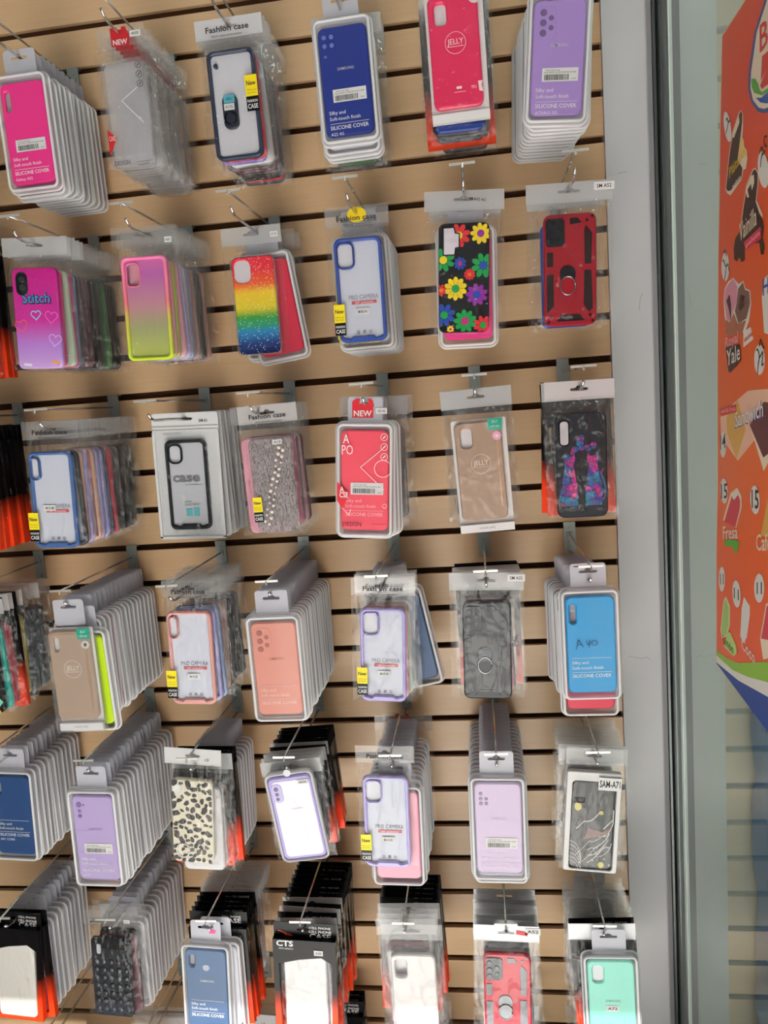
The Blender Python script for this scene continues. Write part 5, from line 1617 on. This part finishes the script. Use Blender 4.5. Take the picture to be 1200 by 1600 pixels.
# fourth row
S(12, 0, 0.22, 'the dark colourful print case', dark_print_case, 'dark case with colourful print under black-edged white header', 1, 'Wt Wr Kr Wx Gv Fy Gx Wx Gx*3')
S(12, 1, 0.262, 'the bronze jelly carton', lambda: jelly_pack('#a8917f', 'oval', 'white', 0.080, in_bag=False, accent='#f0e6de'), 'bronze jelly case in clear carton with white flower mark', 0, 'Bl Bw*2 Bt Bp*2 Bw*2 Bk Bw*2 Bg Bw*4', fdx=0.010, fdz=-0.017)
S(12, 2, 0.250, 'the rose-rimmed clear case', lambda: pro_pack('#d39a96', OV, 'SM A2 CO', 0.094), 'rose pink rimmed clear case with slim lens ring in bag', 2, 'Uv Us Ub Ua Ua Gk Gx Gk*2 Gx', dx=0.024, dz=0.020, follow=1)
S(12, 3, 0.262, 'the coral silicone box', lambda: box_pack('#c98274', 'five', True, text=0.68, model='', lensm=mat('#9a5a56', 0.2), logoc=mat('#a8655d', 0.4), textm=mat('#ecc0b8', 0.4)), 'coral silicone case with five lens holes in frosted box', 0, 'Bw*16')
S(12, 4, 0.210, 'the lavender-rimmed clear case', lambda: pro_pack('#aba0d8', SQ, 'SM A32 4G', 0.110), 'lavender-rimmed clear case below the coral box with NEW tag', 3.5, 'Uf Fg Gf Gi Bn Bw*4', tilt={5: (-10, 0.008, 0.004)})
S(12, 5, 0.205, 'the dark grey armour case', lambda: armor_case('#2a2d31', '#191b1f', 'white', 0.124, 'SM A32', mat('#4c4f53', 0.4, 0.5)), 'dark grey armour case with ring stand in shiny bag', 2.2, 'Wf Wx Wf Wk Kk Kd')
S(12, 6, 0.240, 'the sky blue silicone box', lambda: blue_box(), 'sky blue silicone case with handwritten model in frosted box', 0, 'Br Bw*8', first=0.4, fdz=-0.019, drift=-0.0012, dz=0.016)
# fifth row
S(16, 0, 0.185, 'the denim blue silicone box', lambda: box_pack('#234678', 'oval', True, text=0.56, model='A01 CORE', logo=False), 'denim blue silicone case in frosted box', 3, 'Bn Bw*10')
S(16, 1, 0.262, 'the pale lilac box with barcode', lambda: box_pack('#aa98c6', 'three', True, text=0.70, model='A02S', stick=0.62, lensm=mat('#7f6c9c', 0.2), logoc=mat('#9382b0', 0.4)), 'pale lilac silicone case with barcode sticker in frosted box, front of a deep stack', 1.5, 'Bw*16')
S(16, 2, 0.245, 'the leopard print case', leopard_case, 'leopard print clear case with ring in pale bag', 5, 'Gi Wi Kr Kk Bw*8', dz=0.022, dx=-0.004)
S(16, 3, 0.262, 'the tilted lavender case tray', lavender_box, 'lavender case in open white tray hanging tilted', -7, 'Wx*2 Wi Wx Kd Wf Kk Kd*2 Kk*2', bscale=(0.95, 1, 0.84))
S(16, 4, 0.260, 'the lavender case over a pink box', lambda: pro_pack('#b2a9de', SQ, 'SM A12 4G', 0.100), 'lavender-rimmed clear case bagged in front of a pink box', 2, 'Bf Bw*10 Cw Nw', fdz=-0.006, dz=0.028, dx=-0.012)
S(16, 5, 0.262, 'the pale orchid box with five dots', lambda: box_pack('#c5b2d2', 'ell', True, text=0.73, model='A51', stick=0.66, lensm=mat('#6f5f80', 0.2), logoc=mat('#b3a0c4', 0.4), textm=mat('#dccfe4', 0.4)), 'pale orchid silicone case with five lens dots in frosted box', 1.2, 'Bw*16', pitch=0.0150, dz=0.016)
S(16, 6, 0.240, 'the black marble case', marble_case, 'black and white marble case with large model sticker', 5, 'Ci Wi Cw*2 Gx Ci Cw Gx*2 Cf', dz=0.008)
# sixth row
S(20, 0, 0.240, 'the white case in black bag', lambda: cell_case('#efece6', cts=False, w=0.104), 'plain white case in black-headed bag with red foot', 5, 'Kr Bk Bi Bu Bw*7', dz=0.004)
S(20, 1, 0.230, 'the black padded case', puffer_case, 'black padded case in crumpled clear bag', 4, 'Ge Gk Bw*12', dx=-0.020, follow=0.8)
S(20, 2, 0.258, 'the blue box with round cutout', lambda: fingerprint_box(), 'denim blue silicone case with round cutout in frosted box', 3.5, 'Bw Kr Kk*2 Kd*2 Wi*7', dx=-0.012, dz=0.004)
S(20, 3, 0.255, 'the glossy white case in black bag', lambda: cell_case('#f4f2f6', True, 0.06, 'A20', 0.114), 'glossy white case in black-headed bag with red arcs', 3, 'Wi Ki Wi Kd Wx Kk*8')
S(20, 4, 0.255, 'the white and pink glossy case', lambda: plain_white_bag(foot=1), 'shiny white case pink at the foot in clear bag', 0.5, 'Gi Gf Gi Wi Kk*2 Kd*3 Kk', dx=0.010)
S(20, 5, 0.255, 'the red and grey armour case', lambda: armor_case('#bf2338', '#77777e', 'silver', 0.112, 'A52', mat('#8f9296', 0.5, 0.3)), 'red and grey armour case in silver-headed bag', 1.8, 'Si Sx Gk Sx*2 Gi Sk')
S(20, 6, 0.262, 'the mint green silicone box', lambda: mint_box(), 'mint green silicone case in frosted box with model label', -0.6, 'Sx Kk Gx Cg Cy Gx Ch Cy Gx Gk Bk', dx=0.008)
# lowest row, cut by the frame
S(24, 0, 0.200, 'the lowest silver bags', lambda: plain_white_bag('#d8d6da'), 'pale case in silver-looking bag on the lowest hook row', 2, 'Gi Gx')
S(24, 1, 0.150, 'the lowest brown print bag', lambda: plain_white_bag('#d8ccc4'), 'beige case in clear bag on the lowest row below the padded case', 4, 'Ga Gx Gi')
S(24, 2, 0.120, 'the lowest leopard bag', lambda: leopard_case(), 'leopard print case on the lowest hook row', 4, 'Gx Gi')
S(24, 3, 0.080, 'the lowest black foil bag', lambda: cell_case('#17171a', cts=False), 'black foil bag on the lowest hook row', 2, 'Kk*2')
S(24, 4, 0.090, 'the lowest grey clear bag', lambda: plain_white_bag('#8d8a92'), 'grey case in clear bag on the lowest row', 1, 'Gr Gx')
S(24, 5, 0.080, 'the lowest silver-topped bag', lambda: bag_pack('#b8b4b8', 'silver'), 'pale case in silver-topped bag on the lowest row', 1, 'Gx')
S(24, 6, 0.080, 'the lowest dark clear bag', lambda: bag_pack('#3c3c42', 'clear'), 'dark case in clear bag on the lowest row by the pillar', 1, 'Gx')

# wall socket behind the lilac boxes
so = empty('wall_socket', (-1.105, 0, Z0 - 1.730))
tag(so, 'white double wall socket low behind the purple boxes', 'socket')
MB().box((0, -0.004, 0), (0.070, 0.008, 0.046)).build('socket_plate', WHITE, so)
for x in (-0.017, 0.017):
    q = MB().box((x - 0.005, -0.0085, 0), (0.0025, 0.001, 0.010)).box((x + 0.005, -0.0085, 0), (0.0025, 0.001, 0.010))
    q.build('socket_slots', INK, so)

# ------------------------------------------------------------------ poster on the glass
PC = dict(white='#e9e4dd', cream='#e6d5ba', choc='#3a211c', banana='#e9c578', yellow='#dfb52c', crimson='#cf2348', pink='#f0a9b2', pinkice='#d58aa0', brownice='#7a5548', cone='#a86a4e', paleorange='#e8b79c',
          biscuit='#d8a654', redd='#d23a2c', plum='#6b3a3c', blue='#2c55a5', strawb='#cf3f4f', green='#58a83a', tan='#d2a04e', lime='#9fc46a', lime2='#b5cf78', dkgreen='#2c5a34', green2='#8cba3e', navy='#24458f', navy2='#3c4f86', black='#1d1c22')
po = empty('ice_cream_poster', (GX - 0.0002, -0.25, Z0 - 0.65))
tag(po, 'orange ice cream price poster stuck on the glass front', 'poster')


def pv(p, l):
    return (-0.0003 - 0.0002 * l, p[0] + 0.25, p[1] + 0.65)


def pmesh(polys, l):
    m = MB()
    for pts in polys:
        m.add([pv(p, l) for p in pts], [tuple(range(len(pts)))])
    return m


ORANGE = ramp_mat('orange_poster_ground', [(-0.46, '#e8583a'), (-0.25, '#e9622c'), (-0.10, '#e66c36'), (0.05, '#e25c20'), (0.30, '#dc4626'), (0.46, '#d9522c')], rough=0.3)
PB = [(-0.75, -0.212)] + PB[1:-2] + [PB[-2], (-0.75, -1.112)]
base = pmesh([PB], 0).build('poster_sheet', ORANGE, po)
edge = MB()
for a, b in zip(PB, PB[1:]):
    dy, dz = b[0] - a[0], b[1] - a[1]
    L = math.hypot(dy, dz)
    ny, nz = -dz / L * 0.0012, dy / L * 0.0012
    edge.add([pv((a[0] + ny, a[1] + nz), 0.5), pv((a[0] - ny, a[1] - nz), 0.5), pv((b[0] - ny, b[1] - nz), 0.5), pv((b[0] + ny, b[1] + nz), 0.5)], [(0, 1, 2, 3)])
edge.build('paper_edge', mat('#d8c7ae', 0.5), po)
YMIN = -0.66
for i, e in enumerate(PE):
    l = e[3] + i * 0.01
    m = mat(PC[e[2]], 0.35)
    if e[0] == 'poly':
        pmesh([[((-0.75 if e[1] == 'band' and y < -0.5 else max(YMIN - 0.08, y)), (max(z, -1.111) if e[1] == 'band' else z)) for y, z in e[4]]], l).build(e[1], m, po)
    elif e[0] == 'stroke':
        q = MB()
        P = curve(e[4], 4)
        for a, b in zip(P, P[1:]):
            dy, dz = b[0] - a[0], b[1] - a[1]
            L = math.hypot(dy, dz) or 1e-6
            ny, nz = -dz / L * 0.0013, dy / L * 0.0013
            q.add([pv((a[0] + ny, a[1] + nz), l), pv((a[0] - ny, a[1] - nz), l), pv((b[0] - ny, b[1] - nz), l), pv((b[0] + ny, b[1] + nz), l)], [(0, 1, 2, 3)])
        q.build(e[1], m, po)
    else:
        _, nm, _, _, s, a, b, h = e
        vs, fs, wid = text_geo(s, 0.012)
        MB().add([pv((a[0] + (b[0] - a[0]) * x / wid, a[1] + (b[1] - a[1]) * x / wid + h * z / 0.69), l) for x, z in vs], fs).build(nm, m, po)

# blue quilted bag beyond the glass
bl = empty('blue_garment_bag', (0.335, 0.025, Z0 - 1.12), (0, 0, 0))
tag(bl, 'pale blue quilted garment bag hanging behind the glass below the poster', 'garment bag')
v_, f_ = drape(0.17, 0.95, 0.012, 2.4)
MB().add(v_, f_).build('quilted_cover', mat('#7f9ec4', 0.35), bl, True)
MB().tube([(0, -0.02, -0.02), (0, -0.02, 0.05), (0.02, -0.02, 0.08), (0.045, -0.02, 0.07), (0.05, -0.02, 0.05)], 0.003).build('hanger_hook', CHROME, bl, True)
